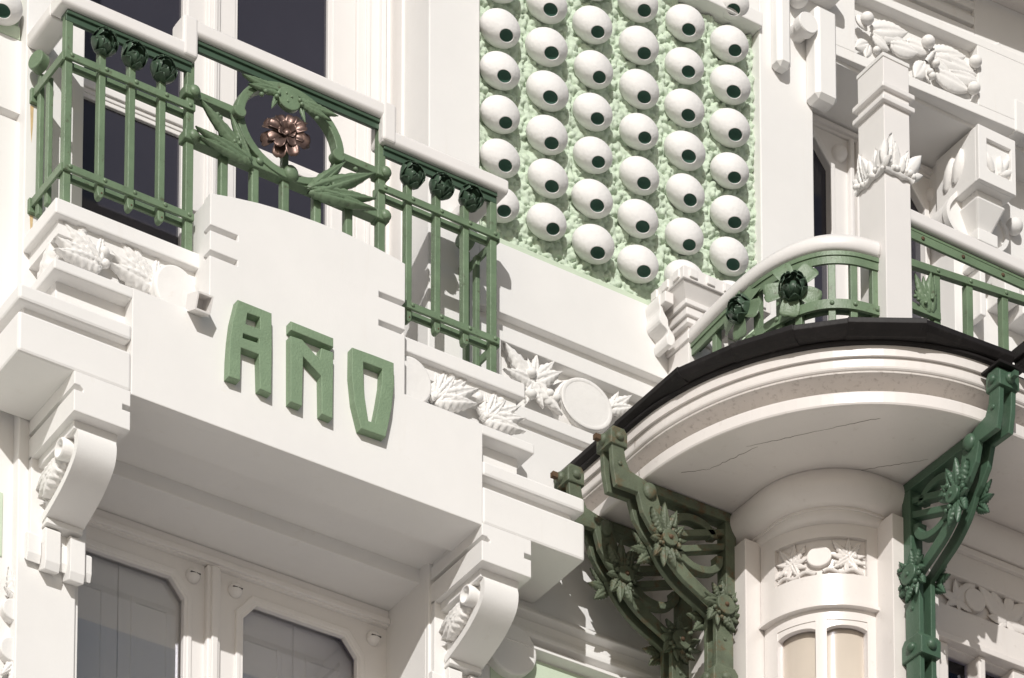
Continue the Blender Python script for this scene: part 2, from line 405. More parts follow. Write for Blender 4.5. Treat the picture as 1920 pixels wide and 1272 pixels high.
def plaster(th, seq, dz=.13):
    for q in seq: cluster(th, LEAF_P, PLASTER, *q)
fr1 = thing('leaf_frieze', 'white plaster frieze of fanned serrated leaves beside the drain spout', 'frieze', (-2.2, -.22, 11.96))
cluster(fr1, LEAF_P, PLASTER, z3(530, 400), [z3(290, 250), z3(330, 175), z3(400, 190), z3(470, 225), z3(545, 222), z3(288, 320), z3(420, 300)], -.262, relief=.62, sw=1.0)
cluster(fr1, LEAF_P, PLASTER, z3(835, 525), [z3(590, 330), z3(630, 268), z3(700, 300), z3(760, 335), z3(845, 340), z3(585, 400), z3(720, 420)], -.262, relief=.62)
for q, r in ((z3(440, 215), .030), (z3(560, 330), .028), (z3(735, 330), .028), (z3(570, 390), .022)): berry(fr1, PLASTER, U(*q, -.265), r)
for (a, b) in (((-.02, 11.96), (-.11, 12.20)), ((-.02, 11.96), (-.20, 12.235)), ((-.03, 11.96), (-.22, 12.12)), ((-.05, 11.96), (-.25, 12.02))):
    p = Vector((-2.415, a[0] - .03, a[1])); q = Vector((-2.42, b[0] - .03, b[1])); d = q - p
    part('leaf', LEAF_P, PLASTER, fr1, basis(p, (-1, 0, 0), d, d.length))
disc(fr1, PLASTER, Vector((-1.916, -.225, 12.105)), .105, .115, .095, 'roundel')
fr2 = thing('leaf_frieze', 'white plaster frieze of fanned serrated leaves under the railing end with flower buds', 'frieze', (-.5, -.22, 11.96))
cluster(fr2, LEAF_P, PLASTER, z5(515, 550), [z5(500, 370), z5(560, 380), z5(610, 425), z5(690, 435), z5(735, 500), z5(725, 585), z5(600, 500)], -.262, relief=.62)
cluster(fr2, LEAF_P, PLASTER, z5(790, 655), [z5(765, 480), z5(830, 495), z5(880, 560), z5(965, 590), z5(990, 660), z5(985, 735), z5(730, 590)], -.262, relief=.62)
for q, r in ((z5(590, 430), .028), (z5(740, 540), .026), (z5(860, 560), .024)): berry(fr2, PLASTER, U(*q, -.265), r)
disc(fr2, PLASTER, Vector((-.735, -.225, 12.115)), .105, .115, .095, 'roundel')
fr3 = thing('wall_frieze', 'white plaster relief of leaves and an oval medallion in a sunk wall panel', 'frieze', (.4, .06, 12.46))
cluster(fr3, LEAF_P, PLASTER, z5(1045, 455), [z5(875, 240), z5(872, 385), z5(1000, 330), z5(1055, 298), z5(1150, 345), z5(1192, 405), z5(1000, 575), z5(1090, 600), z5(1190, 640)], .015, relief=.4, sw=1.05)
for q, r in ((z5(1030, 405), .026), (z5(1030, 520), .026), (z5(1130, 515), .022), (z5(1160, 540), .026)): berry(fr3, PLASTER, U(*q, -.0), r)
disc(fr3, PLASTER, Vector((.415, .062, 12.585)), .144, .122, .068, 'medallion')
part('medallion_base', lathe([(1.16, 0), (1.02, .8), (.9, 1.0), (.0, 1.0)], 40), PLASTER, fr3, front((.415, .061, 12.585), 0, .148, 0, .045, .126))
part('medallion_rim', lathe([(.86, 0), (1.0, .02), (1.0, .8), (.94, 1.0), (.88, .9), (.86, .7)], 40), PLASTER, fr3, front((.415, .0, 12.585), 0, .144, 0, .009, .122))
cluster(fr3, LEAF_P, PLASTER, z5(1460, 600), [z5(1500, 505), z5(1570, 530), z5(1590, 600)], .015, relief=.4)

# ---- drain spout
sp = thing('drain_spout', 'small square white drain spout sticking out left of the green letter A', 'drain spout', (-1.9, F, 11.96))
a0 = U(*z3(1000, 612), F); ax = Vector((.0, -1, -.42)).normalized(); sx = Vector((1, 0, 0)); sz = ax.cross(sx) * -1
mb = MB(); c0 = Vector((-1.885, F + .01, 11.985)); Ls = .105
def tube_sq(h0, l0, l1): return [c0 + sx * a * h0 + sz * b * h0 + ax * l for l in (l0, l1) for a, b in ((-1, -1), (1, -1), (1, 1), (-1, 1))]
o_ = tube_sq(.037, 0, Ls); i_ = tube_sq(.030, .02, Ls)
part('spout_tube', mb.add(o_ + i_, [(0, 1, 5, 4), (1, 2, 6, 5), (2, 3, 7, 6), (3, 0, 4, 7), (8, 12, 13, 9), (9, 13, 14, 10), (10, 14, 15, 11), (11, 15, 12, 8), (8, 9, 10, 11),
     (4, 5, 13, 12), (5, 6, 14, 13), (6, 7, 15, 14), (7, 4, 12, 15)]).me(), GLOSSW, sp)

# ---- the letters
def zl(x, y): 
    q = U(380 + x / 3.976, 540 + y / 3.976, F - .042); return (q.x, q.z)
def letter(label, loops, name):
    L_ = [[zl(*p) for p in lp] for lp in loops]
    x0 = min(p[0] for p in L_[0]); zz = min(p[1] for p in L_[0])
    t = thing(name, label, 'letter', (x0, F, zz), 'raised green letters on the balcony front')
    return t, L_
tA, LA = letter('raised sage green capital A with square counter and slot', [[(262, 88), (515, 190), (517, 400), (513, 790), (427, 752), (420, 497), (286, 446), (280, 690), (192, 660), (196, 520), (206, 380), (222, 250)],
    [(334, 188), (427, 220), (427, 308), (322, 270)], [(302, 340), (418, 380), (418, 413), (300, 374)]], 'relief_letter')
part('face', plate(LA, F - .021, .044, .0035), LETG, tA)
tN, LN = letter('raised sage green capital N with a bar above it', [[(655, 357), (742, 386), (868, 530), (885, 448), (975, 482), (970, 975), (888, 940), (884, 658), (750, 512), (742, 882), (655, 848)]], 'relief_letter')
part('face', plate(LN, F - .021, .044, .0035), LETG, tN)
part('accent_bar', plate([[zl(*p) for p in [(657, 248), (975, 376), (975, 444), (657, 314)]]], F - .021, .044, .0035), LETG, tN)
tO, LO = letter('raised sage green tapering capital O with long narrow counter', [[(1115, 444), (1270, 500), (1425, 560), (1428, 720), (1410, 900), (1365, 1112), (1180, 1048), (1132, 850), (1112, 650)],
    [(1198, 552), (1340, 606), (1335, 720), (1312, 860), (1282, 1008), (1236, 992), (1210, 820), (1200, 680)]], 'relief_letter')
part('face', plate(LO, F - .021, .044, .0035), LETG, tO)

# ---- scroll brackets (corbels)
def corbel(x0, label):
    t = thing('scroll_bracket', label, 'bracket', (x0, 0, 11.0), 'scroll brackets under the balcony')
    X = lambda a: x0 + a
    capo = [(0, 11.30), (.262, 11.30), (.262, 11.384), (.225, 11.384), (.225, 11.408), (.262, 11.408), (.262, 11.479), (0, 11.479), (0, 11.42), (.028, 11.42), (.042, 11.408), (.042, 11.396), (0, 11.396)]
    part('cap', plate([[(X(a), b) for a, b in capo]], F / 2 - .0, -F + .006, .004), WHITE, t)
    part('cap_neck', boxm(X(.03), X(.232), F + .055, 0, 11.262, 11.302), WHITE, t, bev=.004)
    S_ = catmull([(-.335, 11.285), (-.362, 11.235), (-.345, 11.165), (-.265, 11.105), (-.16, 11.062), (-.045, 11.028)], 10)
    band = ribbon2d([(q.x, q.y) for q in S_], .034)
    part('scroll_band', MB().prism(band, X(.045), X(.225), lambda u, q, tt: (tt, u, q)).me(), WHITE, t, es=35)
    web = [(q.x + .012, q.y + .008) for q in S_] + [(0, 11.03), (0, 11.29)]
    part('web', MB().prism(web, X(.065), X(.205), lambda u, q, tt: (tt, u, q)).me(), WHITE, t)
    for s_, xa in ((-1, .045), (1, .225)):
        M = basis((X(xa) + s_ * -.02, -.262, 11.225), (s_, 0, 0), (0, 0, 1))
        part('volute', lathe([(.045, 0), (.045, .045), (.040, .052), (.034, .05), (.030, .034), (.0, .03)], 26), WHITE, t, M)
        for dz, dy, L in ((.0, .15, .14), (-.055, .13, .15), (.02, .19, .15), (-.03, .17, .15)):
            p = Vector((X(xa) + s_ * .002, -.222, 11.205)); q = Vector((X(xa) + s_ * .006, -.222 + dy, 11.205 + dz - .065)); d = q - p
            part('leaf', LEAF_P, PLASTER, t, basis(p, (s_, 0, 0), d, d.length))
    part('foot', boxm(X(.05), X(.22), -.085, 0, 10.995, 11.02), WHITE, t, bev=.003)
    part('foot_block', boxm(X(.0), X(.262), -.032, .0, 10.93, 11.31), WHITE, t, bev=.003)
    for a, b, z0, z1_, d in ((-.012, .052, 10.835, 10.968, .035), (.055, .125, 10.80, 10.99, .07), (.118, .172, 10.83, 10.95, .04), (.168, .238, 10.785, 10.985, .075), (.236, .285, 10.82, 10.945, .045)):
        part('pendant', MB().prism([(0, z0 + .02), (-d + .012, z0), (-d, z0 + .035), (-d, z1_ - .012), (-d + .012, z1_), (0, z1_)], X(a), X(b), lambda u, q, tt: (tt, u, q)).me(), WHITE, t, bev=.003)
    return t
corbel(-2.445, 'white scroll bracket with volute beside the grey-green paned doors, nearer the drain spout')
corbel(-.437, 'white scroll bracket with volute beside the dark iron brackets')

# ---- wall ornament low at the left edge
orn = thing('wall_pendant', 'small white leaf and roundel ornaments on the narrow wall left of the doors', 'ornament', (-2.5, .05, 10.4))
def zo(x, y): return (x / 3.42, 900 + y / 3.42)
for q, r in (((92, 835), .055), ((82, 1090), .060)):
    p = U(*zo(*q), .02); disc(orn, PLASTER, (p.x, .055, p.z), r, r * .9, .04, 'roundel')
cluster(orn, LEAF_P, PLASTER, zo(110, 770), [zo(50, 560), zo(20, 690)], .03, relief=.5)
cluster(orn, LEAF_P, PLASTER, zo(110, 1165), [zo(0, 1255), zo(60, 1330), zo(130, 1300)], .03, relief=.5)

# ================================================================== RAILING OF THE BALCONY
YR = -.28
rl = thing('balcony_railing', 'sage green iron railing with white handrail, flower buds and a ring', 'railing', (-1.36, YR, 12.3))
def rp(name, me, m=RAILG, bev=.002, **k): return part(name, me, m, rl, bev=bev, **k)
def hprof(y0, y1, z0, z1_): return [(y0, z0 + .012), (y0, z1_ - .02), (y0 + .02, z1_), (y1 - .02, z1_), (y1, z1_ - .02), (y1, z0 + .012), (y1 - .012, z0), (y0 + .012, z0)]
def hrx(x0, x1, z0): rp('handrail', MB().prism(hprof(-.335, -.225, z0, z0 + .078), x0, x1, lambda u, q, t: (t, u, q)).me(), GLOSSW, .006)
hrx(-2.49, -1.838, 13.205); hrx(-1.905, -.835, 13.322); hrx(-.90, -.235, 13.205)
for xa, xb in ((-2.49, -2.38), (-.345, -.235)):
    rp('handrail_return', MB().prism([(xa + (u + .335), q) for u, q in hprof(-.335, -.225, 13.205, 13.283)], -.225, .0, lambda u, q, t: (u, t, q)).me(), GLOSSW, .006)
for xa, xb in ((-1.908, -1.834), (-.903, -.831)): rp('handrail_riser', boxm(xa, xb, -.338, -.222, 13.2085, 13.3985), GLOSSW, .014, seg=3)
for xa, xb, z in ((-2.45, -1.85, 13.19), (-1.85, -.88, 13.307), (-.88, -.28, 13.19)):
    rp('top_bar', boxm(xa, xb, -.31, -.25, z - .004, z + .014), RAILD)
    rp('top_rib', boxm(xa, xb, -.300, -.288, z - .032, z - .004), RAILD)
for x in (-2.432, -.293): rp('corner_post', boxm(x - .018, x + .018, -.298, -.262, 12.305, 13.19), bev=.004)
for x in (-1.85, -.885): rp('post', boxm(x - .019, x + .019, -.298, -.262, 12.305, 13.19 if False else 13.305), bev=.004)
STUD = 'stud'
def stud(x, z, r=.010, y=-.312): rp('stud', DOME, RAILG, 0, M=front((x, y, z), 0, r, 0, r * .9, r))
for (xa, xb), bars in (((-2.455, -1.832), (-2.273, -2.131, -1.985)), ((-.905, -.268), (-.742, -.591, -.44))):
    for z in (12.993, 12.478):
        rp('strap', boxm(xa, xb, -.312, -.298, z - .016, z + .016))
        rp('strap', boxm(xa, xb, -.262, -.248, z - .026, z + .012))
        for b in bars: stud(b + .012, z + .004)
        stud(xa + .03, z + .004); stud(xb - .025, z + .004)
    for b in bars:
        rp('bar', MB().prism([(b - .016, 12.43), (b - .012, 12.412), (b, 12.405), (b + .012, 12.412), (b + .016, 12.43), (b + .016, 13.10), (b - .016, 13.10)], -.298, -.262, lambda u, q, t: (u, t, q)).me(), bev=.004)
        rp('bar_pin', DOME, RUST, 0, M=front((b + .004, -.2985, 12.428), 0, .004, 0, .003, .004))
for xa, s_ in ((-2.432, -1), (-.293, 1)):                      # side returns with their uprights
    for z in (12.993, 12.478):
        rp('side_strap', boxm(xa - .006 + s_ * .026, xa + .006 + s_ * .026, -.30, -.02, z - .022, z + .018))
        rp('wall_fixing', boxm(xa - .02 + s_ * .02, xa + .02 + s_ * .02, -.02, .002, z - .045, z + .02), RAILG)
    for yy in (-.05, -.135):
        rp('side_bar', boxm(xa - .012 + s_ * .01, xa + .012 + s_ * .01, yy - .015, yy + .015, 12.40, 13.06 if yy > -.1 else 12.99), bev=.004)
    rp('knob', DISC, RAILG, 0, M=basis((xa + s_ * .012, -.062, 13.10), (-1, -.35, .1), (0, 0, 1), .044))
RUN = mat('rust_run', (.62, .46, .26), .7, .2, 12, .1, 90, .2)
for x_, z_, h_ in ((-2.462, 12.94, .17), (-2.455, 12.43, .10)):
    rp('rust_run', plate([[(x_ - .006, z_), (x_ + .010, z_), (x_ + .008, z_ - h_ * .5), (x_ + .003, z_ - h_), (x_ - .001, z_ - h_ * .7)]], -.0012, .001), RUN, 0)
# ring panel
RX, RZ, RXr, RZr = -1.362, 13.062, .272, .224
def rring(a0, a1, r0, r1, dep, yc, name, m=RAILG):
    lo = arc(RX, RZ, r1, r1 * RZr / RXr, a0, a1, 48); li = arc(RX, RZ, r0, r0 * RZr / RXr, a0, a1, 48)
    rp(name, plate([lo[:-1], li[:-1]] if a1 - a0 >= 360 else [lo + li[::-1]], yc, dep, .004), m, 0)
rring(0, 360, .232, .272, .052, YR - .012, 'ring')
rp('panel_rail', boxm(-1.83, -1.60, -.305, -.258, 13.050, 13.085), bev=.004)
rp('panel_rail', boxm(-1.115, -.90, -.305, -.258, 13.050, 13.085), bev=.004)
rp('panel_rail', boxm(-1.83, -.90, -.31, -.255, 12.838, 12.882), bev=.005)
for b in (-1.68, -1.527, -1.375, -1.213, -1.052): rp('bar', boxm(b - .019, b + .019, -.298, -.262, 12.33, 12.845), bev=.006)
rp('flower_stem', boxm(-1.392, -1.362, -.30, -.27, 12.88, 13.02), bev=.004)
for x, z, r in ((-1.85, 13.07, .026), (-1.85, 12.86, .026), (-.885, 13.07, .026), (-.885, 12.86, .026), (-1.372, 12.87, .036)):
    rp('boss', DOME, RAILG, 0, M=front((x + .012, -.312, z), 0, r, 0, r * .9, r)); rp('clamp', boxm(x - .033, x + .033, -.315, -.25, z - .026, z + .02), bev=.006)
for x in (-1.68, -1.527, -1.213, -1.052): rp('stud', DOME, RAILG, 0, M=front((x + .012, -.312, 12.868), 0, .017, 0, .015, .016))
for q in ((446, 213), (631, 296)):
    p = U(*q, -.32); rp('roundel', DISC, RAILG, 0, M=front((p.x, -.30, p.z), 0, .030, 0, .045, .028))
p = U(541, 187, -.33)
rp('oval_plate', DISC, RAILG, 0, M=front((p.x, -.315, p.z), -.1, .058, 0, .024, .052))
for dx, dz in ((-.015, .02), (.012, .012), (-.008, -.016)): stud(p.x + dx, p.z + dz, .006, -.339)
def laurel(base, tips, sw=1.0, y=-.325):
    bs = U(*base, y)
    for i, tp in enumerate(tips):
        t = U(*tp, y); L = (t - bs).length
        leaf_pts(rl, LEAF_S, RAILG, bs + Vector((0, -.003 * (i % 2), 0)), t, sw, L * .55, 'leaf')
laurel(z1(1240, 800), [z1(985, 505), z1(960, 640), z1(985, 690), z1(1135, 570)], .74)
laurel(z2(640, 735), [z2(810, 600), z2(950, 665), z2(955, 790), z2(945, 840)], .74)
laurel(z1(1390, 460), [z1(1195, 375), z1(1225, 425), z1(1345, 545), z1(1390, 525)], .9)
laurel(z1(1490, 505), [z1(1675, 585), z1(1640, 610), z1(1515, 620), z1(1550, 560)], .9)
for q in (z1(1300, 470), z1(1320, 455), z1(1385, 465), z1(1375, 480), z1(1490, 500), z1(1500, 520), z1(1575, 590), z1(1080, 570), z1(1095, 585), z1(1180, 690), z1(1165, 705), z1(1190, 715), z2(735, 690), z2(755, 705), z2(865, 630), z2(800, 770)):
    berry(rl, RAILG, U(*q, -.34), .011)
# flower buds
def petal_cup(r=1.0, span=R(62), a0=R(-70), a1=R(30), tipw=.15, flare=0):
    """a petal as a patch of a bowl around +z; base at the pole below"""
    nu, nv = 9, 7
    def fn(i, j):
        t = i / (nu - 1); s = j / (nv - 1) * 2 - 1
        el = a0 + (a1 - a0) * t
        wd = span / 2 * (math.sin(math.pi * (.18 + .80 * t)) ** .6) * (1 if t < .9 else .75)
        az = s * wd
        rr = r * (1 + .10 * abs(s) ** 2 * t + flare * t * t)
        return (rr * math.cos(el) * math.cos(az), rr * math.cos(el) * math.sin(az), rr * math.sin(el) * (1 if flare == 0 else 1 - .3 * t))
    return grid(nu, nv, fn)
PET = petal_cup(); PETI = petal_cup(1, R(80), R(-60), R(52))
PETO = petal_cup(1, R(60), R(-75), R(5), flare=.35)
def bud(parent, p, r, m, axis=(0, -1, .05), tw=0., name='flower_bud', inner=True):
    o = part(name, BALL, m, parent, basis(Vector(p) - Vector(axis).normalized() * r * .15, axis, None, r * .50))
    for me, n, sc, ph, dz in ((PET, 7, 1.0, 0, 0), (PETI, 6, .84, .5, .10), (PETI, 4, .58, .2, .22)):
        for k in range(n):
            M = basis(Vector(p) + Vector(axis).normalized() * r * dz, axis, None, r * sc) @ Matrix.Rotation(2 * math.pi * (k + ph) / n + tw + random.uniform(-.08, .08), 4, 'Z') @ Matrix.Rotation(random.uniform(-.08, .08), 4, 'Y')
            part('petal', me, m, o, M, solid=.03)
    return o
for i, q in enumerate([(196, 80), (252, 104), (307, 131), (773, 329), (828, 350), (883, 372)]):
    bud(rl, U(*q, -.305), .056, RAILD, (random.uniform(-.1, .1), -1, random.uniform(-.05, .2)), i * .4)
# copper flower in the ring
def petal_long(L=1, wd=.235, cup=.10, curl=.35, notch=True):
    nu, nv = 10, 7
    def fn(i, j):
        t = i / (nu - 1); s = j / (nv - 1) * 2 - 1
        ww = wd * (.28 + .72 * math.sin(math.pi * min(.62, t * .62))) * (1 if t < .96 else .8)
        ln = L * t - (.05 * L * (math.cos(s * 7) * .5 + .5) if t > .9 else 0)
        return (ln, s * ww, cup * s * s * (1 - .3 * t) * L + .30 * math.sin(t * 2.6) * curl * L - curl * .28 * t ** 3 * L)
    return grid(nu, nv, fn)
PL = petal_long()
cf = part('copper_flower', BALL, COPPER, rl, basis(U(*z1(1425, 672), -.35), (-.25, -1, .1), None, .026))
cpos = U(*z1(1425, 672), -.345)
for n, L, tilt, ph in ((9, .122, .08, 0), (8, .094, -.32, .5), (6, .058, -.78, .2)):
    for k in range(n):
        Lr = L * random.uniform(.88, 1.12)
        part('petal', PL, COPPER, cf, basis(cpos, (-.42, -1, .12)) @ Matrix.Rotation(2 * math.pi * (k + ph) / n + random.uniform(-.2, .2), 4, 'Z') @ Matrix.Rotation(tilt + random.uniform(-.22, .2), 4, 'Y') @ Matrix.Rotation(random.uniform(-.3, .3), 4, 'X') @ Matrix.Diagonal((Lr, L * random.uniform(1.0, 1.2), L, 1)), solid=.015)

# ================================================================== UPPER FRENCH WINDOW
uw = thing('french_window', 'tall white french window with dark panes behind the balcony railing', 'window', (-1.3, .36, 12.2))
def up_(name, *a, m=GLOSSW, bev=.004, parent=None): return part(name, boxm(*a), m, parent or uw, bev=bev)
up_('outer_frame', -.645, -.445, .33, .46, 12.2, 17)
up_('outer_frame', -2.30, -2.205, .33, .46, 12.2, 17)
up_('frame_bead', -.60, -.58, .315, .335, 12.2, 17); up_('frame_bead', -.53, -.505, .30, .335, 12.2, 17); up_('frame_bead', -.47, -.452, .22, .335, 12.2, 17)
for xa, xb in ((-2.205, -1.405), (-1.398, -.645)):
    lf = up_('sash', xa, xa + .10 if xa < -2 else xa + .115, .345, .40, 12.2, 17)
    up_('stile', xb - .125, xb, .345, .40, 12.2, 17, parent=lf)
    up_('stile_bead', xb - .145, xb - .120, .352, .392, 12.2, 17, parent=lf); up_('stile_bead', xa + .110, xa + .130, .352, .392, 12.2, 17, parent=lf)
    up_('cross_rail', xa + .1, xb - .12, .350, .395, 13.405, 13.475, parent=lf); up_('rail_bead', xa + .1, xb - .12, .338, .352, 13.425, 13.455, parent=lf); up_('rail_bead', xa + .1, xb - .12, .356, .39, 13.385, 13.49, parent=lf)
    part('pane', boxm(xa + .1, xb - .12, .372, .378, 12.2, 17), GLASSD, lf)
up_('meeting_stile', -1.435, -1.37, .325, .35, 12.2, 17, bev=.008); up_('meeting_bead', -1.415, -1.39, .312, .328, 12.2, 17, bev=.006)
part('room_back', MB().add([(-2.6, 1.2, 12.2), (0, 1.2, 12.2), (0, 1.2, 17), (-2.6, 1.2, 17), (-2.6, .47, 12.2), (0, .47, 12.2), (0, .47, 17), (-2.6, .47, 17)],
     [(0, 1, 2, 3), (0, 4, 7, 3), (1, 5, 6, 2), (0, 1, 5, 4), (3, 2, 6, 7)]).me(), DARKIN, uw)

# ================================================================== LOWER DOORS
dw = thing('paned_doors', 'pale paired doors with chamfered panes over grey-green shutters beneath the balcony', 'door', (-1.3, .4, 9))
ZT = 11.375
part('head_frame', boxm(-2.19, -.452, .34, .48, ZT - .02, 11.434), GLOSSW, dw, bev=.004)
part('head_bead', boxm(-2.19, -.452, .325, .345, ZT - .012, ZT + .014), GLOSSW, dw, bev=.004)
def oct_(x0, x1, z0, z1_, c): return [(x0, z0), (x1, z0), (x1, z1_ - c), (x1 - c * .85, z1_), (x0 + c * .85, z1_), (x0, z1_ - c)]
for i, (xa, xb, ga, gb) in enumerate(((-2.19, -1.40, -2.10, -1.492), (-1.33, -.452, -1.215, -.600))):
    lf = part('door_leaf', plate([[(xa, 9), (xb, 9), (xb, ZT - .02), (xa, ZT - .02)], oct_(ga, gb, 9.2, 11.258, .085)], .39, .05), GLOSSW, dw)
    part('pane_moulding', plate([oct_(ga - .028, gb + .028, 9.17, 11.290, .098), oct_(ga - .002, gb + .002, 9.2, 11.26, .086)], .362, .018, .006), GLOSSW, lf)
    part('pane_moulding', plate([oct_(ga - .008, gb + .008, 9.19, 11.268, .09), oct_(ga + .012, gb - .012, 9.2, 11.246, .08)], .372, .03, .004), GLOSSW, lf)
    part('pane', boxm(ga - .01, gb + .01, .394, .398, 9.2, 11.27), GLASS, lf)
    for bx in ((gb + .030,) if i == 0 else (ga - .033, gb + .075)):
        o = part('corner_boss', lathe([(1, 0), (.98, .35), (.8, .75), (.45, .98), (0, 1.05)], 20), GLOSSW, lf, front((bx, .364, 11.285), 0, .034, 0, .036, .034))
        part('boss_slit', boxm(bx - .024, bx + .024, .3265, .335, 11.2835, 11.2865), DARKIN, o)
    for k in range(2):
        s0 = ga - .02 + k * ((gb - ga + .04) / 2); s1 = s0 + (gb - ga + .04) / 2 - .004
        sh = part('shutter', boxm(s0, s1, .422, .44, 9.0, 11.36), SHUT, lf, bev=.003)
        part('shutter_moulding', plate([[(s0 + .06, 9.4), (s1 - .06, 9.4), (s1 - .06, 11.13), (s0 + .06, 11.13)], [(s0 + .085, 9.42), (s1 - .085, 9.42), (s1 - .085, 11.105), (s0 + .085, 11.105)]], .420, .012, .004), SHUT, sh)
part('mullion', boxm(-1.40, -1.33, .335, .42, 9, ZT - .022), GLOSSW, dw, bev=.010)
part('mullion_bead', boxm(-1.382, -1.348, .322, .338, 9, ZT - .03), GLOSSW, dw, bev=.006)
part('door_reveal', boxm(-2.19, -.452, .52, .56, 9, 11.5), SHUT, dw)

# ================================================================== EYE PANEL
ep = thing('eye_panel', 'pale green rough stucco panel studded with rows of white eye-shaped bosses', 'wall panel', (.6, .07, 13.23))
def stucco(x0, x1, z0, z1_, yb, seed, stp=.0052):
    rng = np.random.RandomState(seed)
    nx = int((x1 - x0) / stp) + 1; nz = int((z1_ - z0) / stp) + 1
    H = np.zeros((nx, nz)); n = int((x1 - x0) * (z1_ - z0) * 2700)
    for _ in range(n):
        cx_ = rng.uniform(0, nx); cz_ = rng.uniform(0, nz); r = rng.uniform(.007, .022) / stp; hh = rng.uniform(.008, .030); ecc = rng.uniform(.7, 1.35); th_ = rng.uniform(0, 3.14)
        i0, i1, j0, j1 = int(max(cx_ - r * 1.4, 0)), int(min(cx_ + r * 1.4 + 1, nx)), int(max(cz_ - r * 1.4, 0)), int(min(cz_ + r * 1.4 + 1, nz))
        if i1 <= i0 or j1 <= j0: continue
        a, b = np.mgrid[i0:i1, j0:j1]; a = a - cx_; b = b - cz_
        u = (a * math.cos(th_) + b * math.sin(th_)) * ecc; v = (-a * math.sin(th_) + b * math.cos(th_)) / ecc
        d = 1 - (u * u + v * v) / (r * r)
        H[i0:i1, j0:j1] = np.maximum(H[i0:i1, j0:j1], np.where(d > 0, hh * (.35 + .65 * np.sqrt(np.maximum(d, 0))), 0))
    H += rng.uniform(-.0012, .0012, H.shape)
    # slump the lumps down a little, as thrown stucco hangs
    ii, jj = np.mgrid[0:nx, 0:nz]
    V = np.stack([x0 + ii * stp, yb - H, z0 + jj * stp - H * .18], -1).reshape(-1, 3)
    q = (ii[:-1, :-1] * nz + jj[:-1, :-1]).reshape(-1)
    Fc = np.stack([q, q + nz, q + nz + 1, q + 1], -1)
    m = bpy.data.meshes.new('stucco'); m.vertices.add(len(V)); m.vertices.foreach_set('co', V.reshape(-1))
    m.loops.add(Fc.size); m.loops.foreach_set('vertex_index', Fc.reshape(-1)); m.polygons.add(len(Fc))
    m.polygons.foreach_set('loop_start', np.arange(0, Fc.size, 4)); m.polygons.foreach_set('loop_total', np.full(len(Fc), 4))
    m.polygons.foreach_set('use_smooth', np.ones(len(Fc), dtype=bool))
    m.update(); m.validate(); return m
part('rough_stucco', stucco(-.178, 1.45, 13.25, 14.945, .066, 3), STUCCO, ep, kind='stuff')
# one eye: an egg about an axis that looks out and down, with a dished dark pupil at its tip
prof = []
for a in range(0, 166, 7):
    t = R(a); rr = math.sin(t); zz = math.cos(t)
    prof.append((rr * (1.0 - .18 * zz), zz * 1.06))
hole = .36
prof = [(r, z) for r, z in prof if not (z > 0 and r < hole)]
EYE = lathe([(hole - .02, prof[0][1] - .10), (hole, prof[0][1] + .02)] + prof + [(.0, -1.0)], 32)
PUP = lathe([(hole + .01, prof[0][1] - .03), (hole * .8, prof[0][1] - .10), (hole * .4, prof[0][1] - .15), (0, prof[0][1] - .165)], 24)
EM = Matrix.Diagonal((1.22, .86, .94, 1)) @ basis((0, 0, 0), (-.05, -.60, -.78), (1, 0, 0), .0865)
EYE.transform(EM); PUP.transform(EM)
cols = {938: [-27, 55, 136, 217, 300, 385], 1027: [10, 91, 174, 256, 338, 420], 1113: [-32, 50, 132, 214, 295, 376, 460], 1199: [7, 87, 169, 250, 332, 412, 497],
        1285: [-35, 45, 125, 205, 285, 366, 447, 525], 1369: [8, 85, 163, 241, 323, 405, 484, 563]}
def eye(parent, px, py, y=.0):
    c = U(px, py, y)
    M = Matrix.Translation(c) @ Matrix.Rotation(random.uniform(-.07, .07), 4, 'X') @ Matrix.Rotation(random.uniform(-.10, .10), 4, 'Y') @ Matrix.Rotation(random.uniform(-.08, .08), 4, 'Z') @ Matrix.Scale(random.uniform(.96, 1.03), 4)
    o = part('eye_boss', EYE, EYEW, parent, M)
    part('pupil', PUP, PUPIL, o, M)
for x, ys in cols.items():
    for y in ys: eye(ep, x + random.uniform(-1.5, 1.5), y + random.uniform(-1.5, 1.5))
ep2 = thing('eye_panel', 'corner of a second stucco eye panel beyond the railing knob', 'wall panel', (-3, .08, 13.27))
part('rough_stucco', stucco(-3.0, -2.50, 13.33, 13.9, .072, 5), STUCCO, ep2, kind='stuff')
part('sill', boxm(-3.4, -2.495, .05, .09, 13.27, 13.33), PALEG, ep2, bev=.006)
eye(ep2, 0, 10, .02)

# ================================================================== BAY WITH ROUNDED CORNER
def bay_path(x0, ys, xe, yf, n=1.65, k=22, xend=3.4, y_start=.02):
    """side along x0 from the wall to ys, rounded to the front yf at xe, then along the front"""
    out_ = [(x0, y_start), (x0, ys * .5), (x0, ys)]
    for i in range(1, k + 1):
        t = math.pi / 2 * i / k
        c, s = max(math.cos(t), 0) ** (2 / n), math.sin(t) ** (2 / n)
        out_.append((xe - (xe - x0) * c, ys + (yf - ys) * s))
    out_.append((xend, yf - .0)); return out_
bay = thing('bay_window', 'white bay with rounded corner, moulded cornice and narrow arched panes', 'bay window', (1.5, -.5, 11.0))
GP = bay_path(.23, -.97, 1.08, -1.88)
GM = bay_path(.23, -.62, 1.34, -1.862, 2.0, 32)
def bsw(name, prof, path=GM, m=BAYW, sm=False): return part(name, sweep(path, prof, sm), m, bay)
bsw('fascia', [(.030, 12.088), (.030, 12.036), (.18, 12.036), (.18, 12.088)])
bsw('fascia', [(.045, 12.035), (.045, 11.996), (.047, 11.989), (.052, 11.984), (.058, 11.982), (.18, 11.982), (.18, 12.035)])
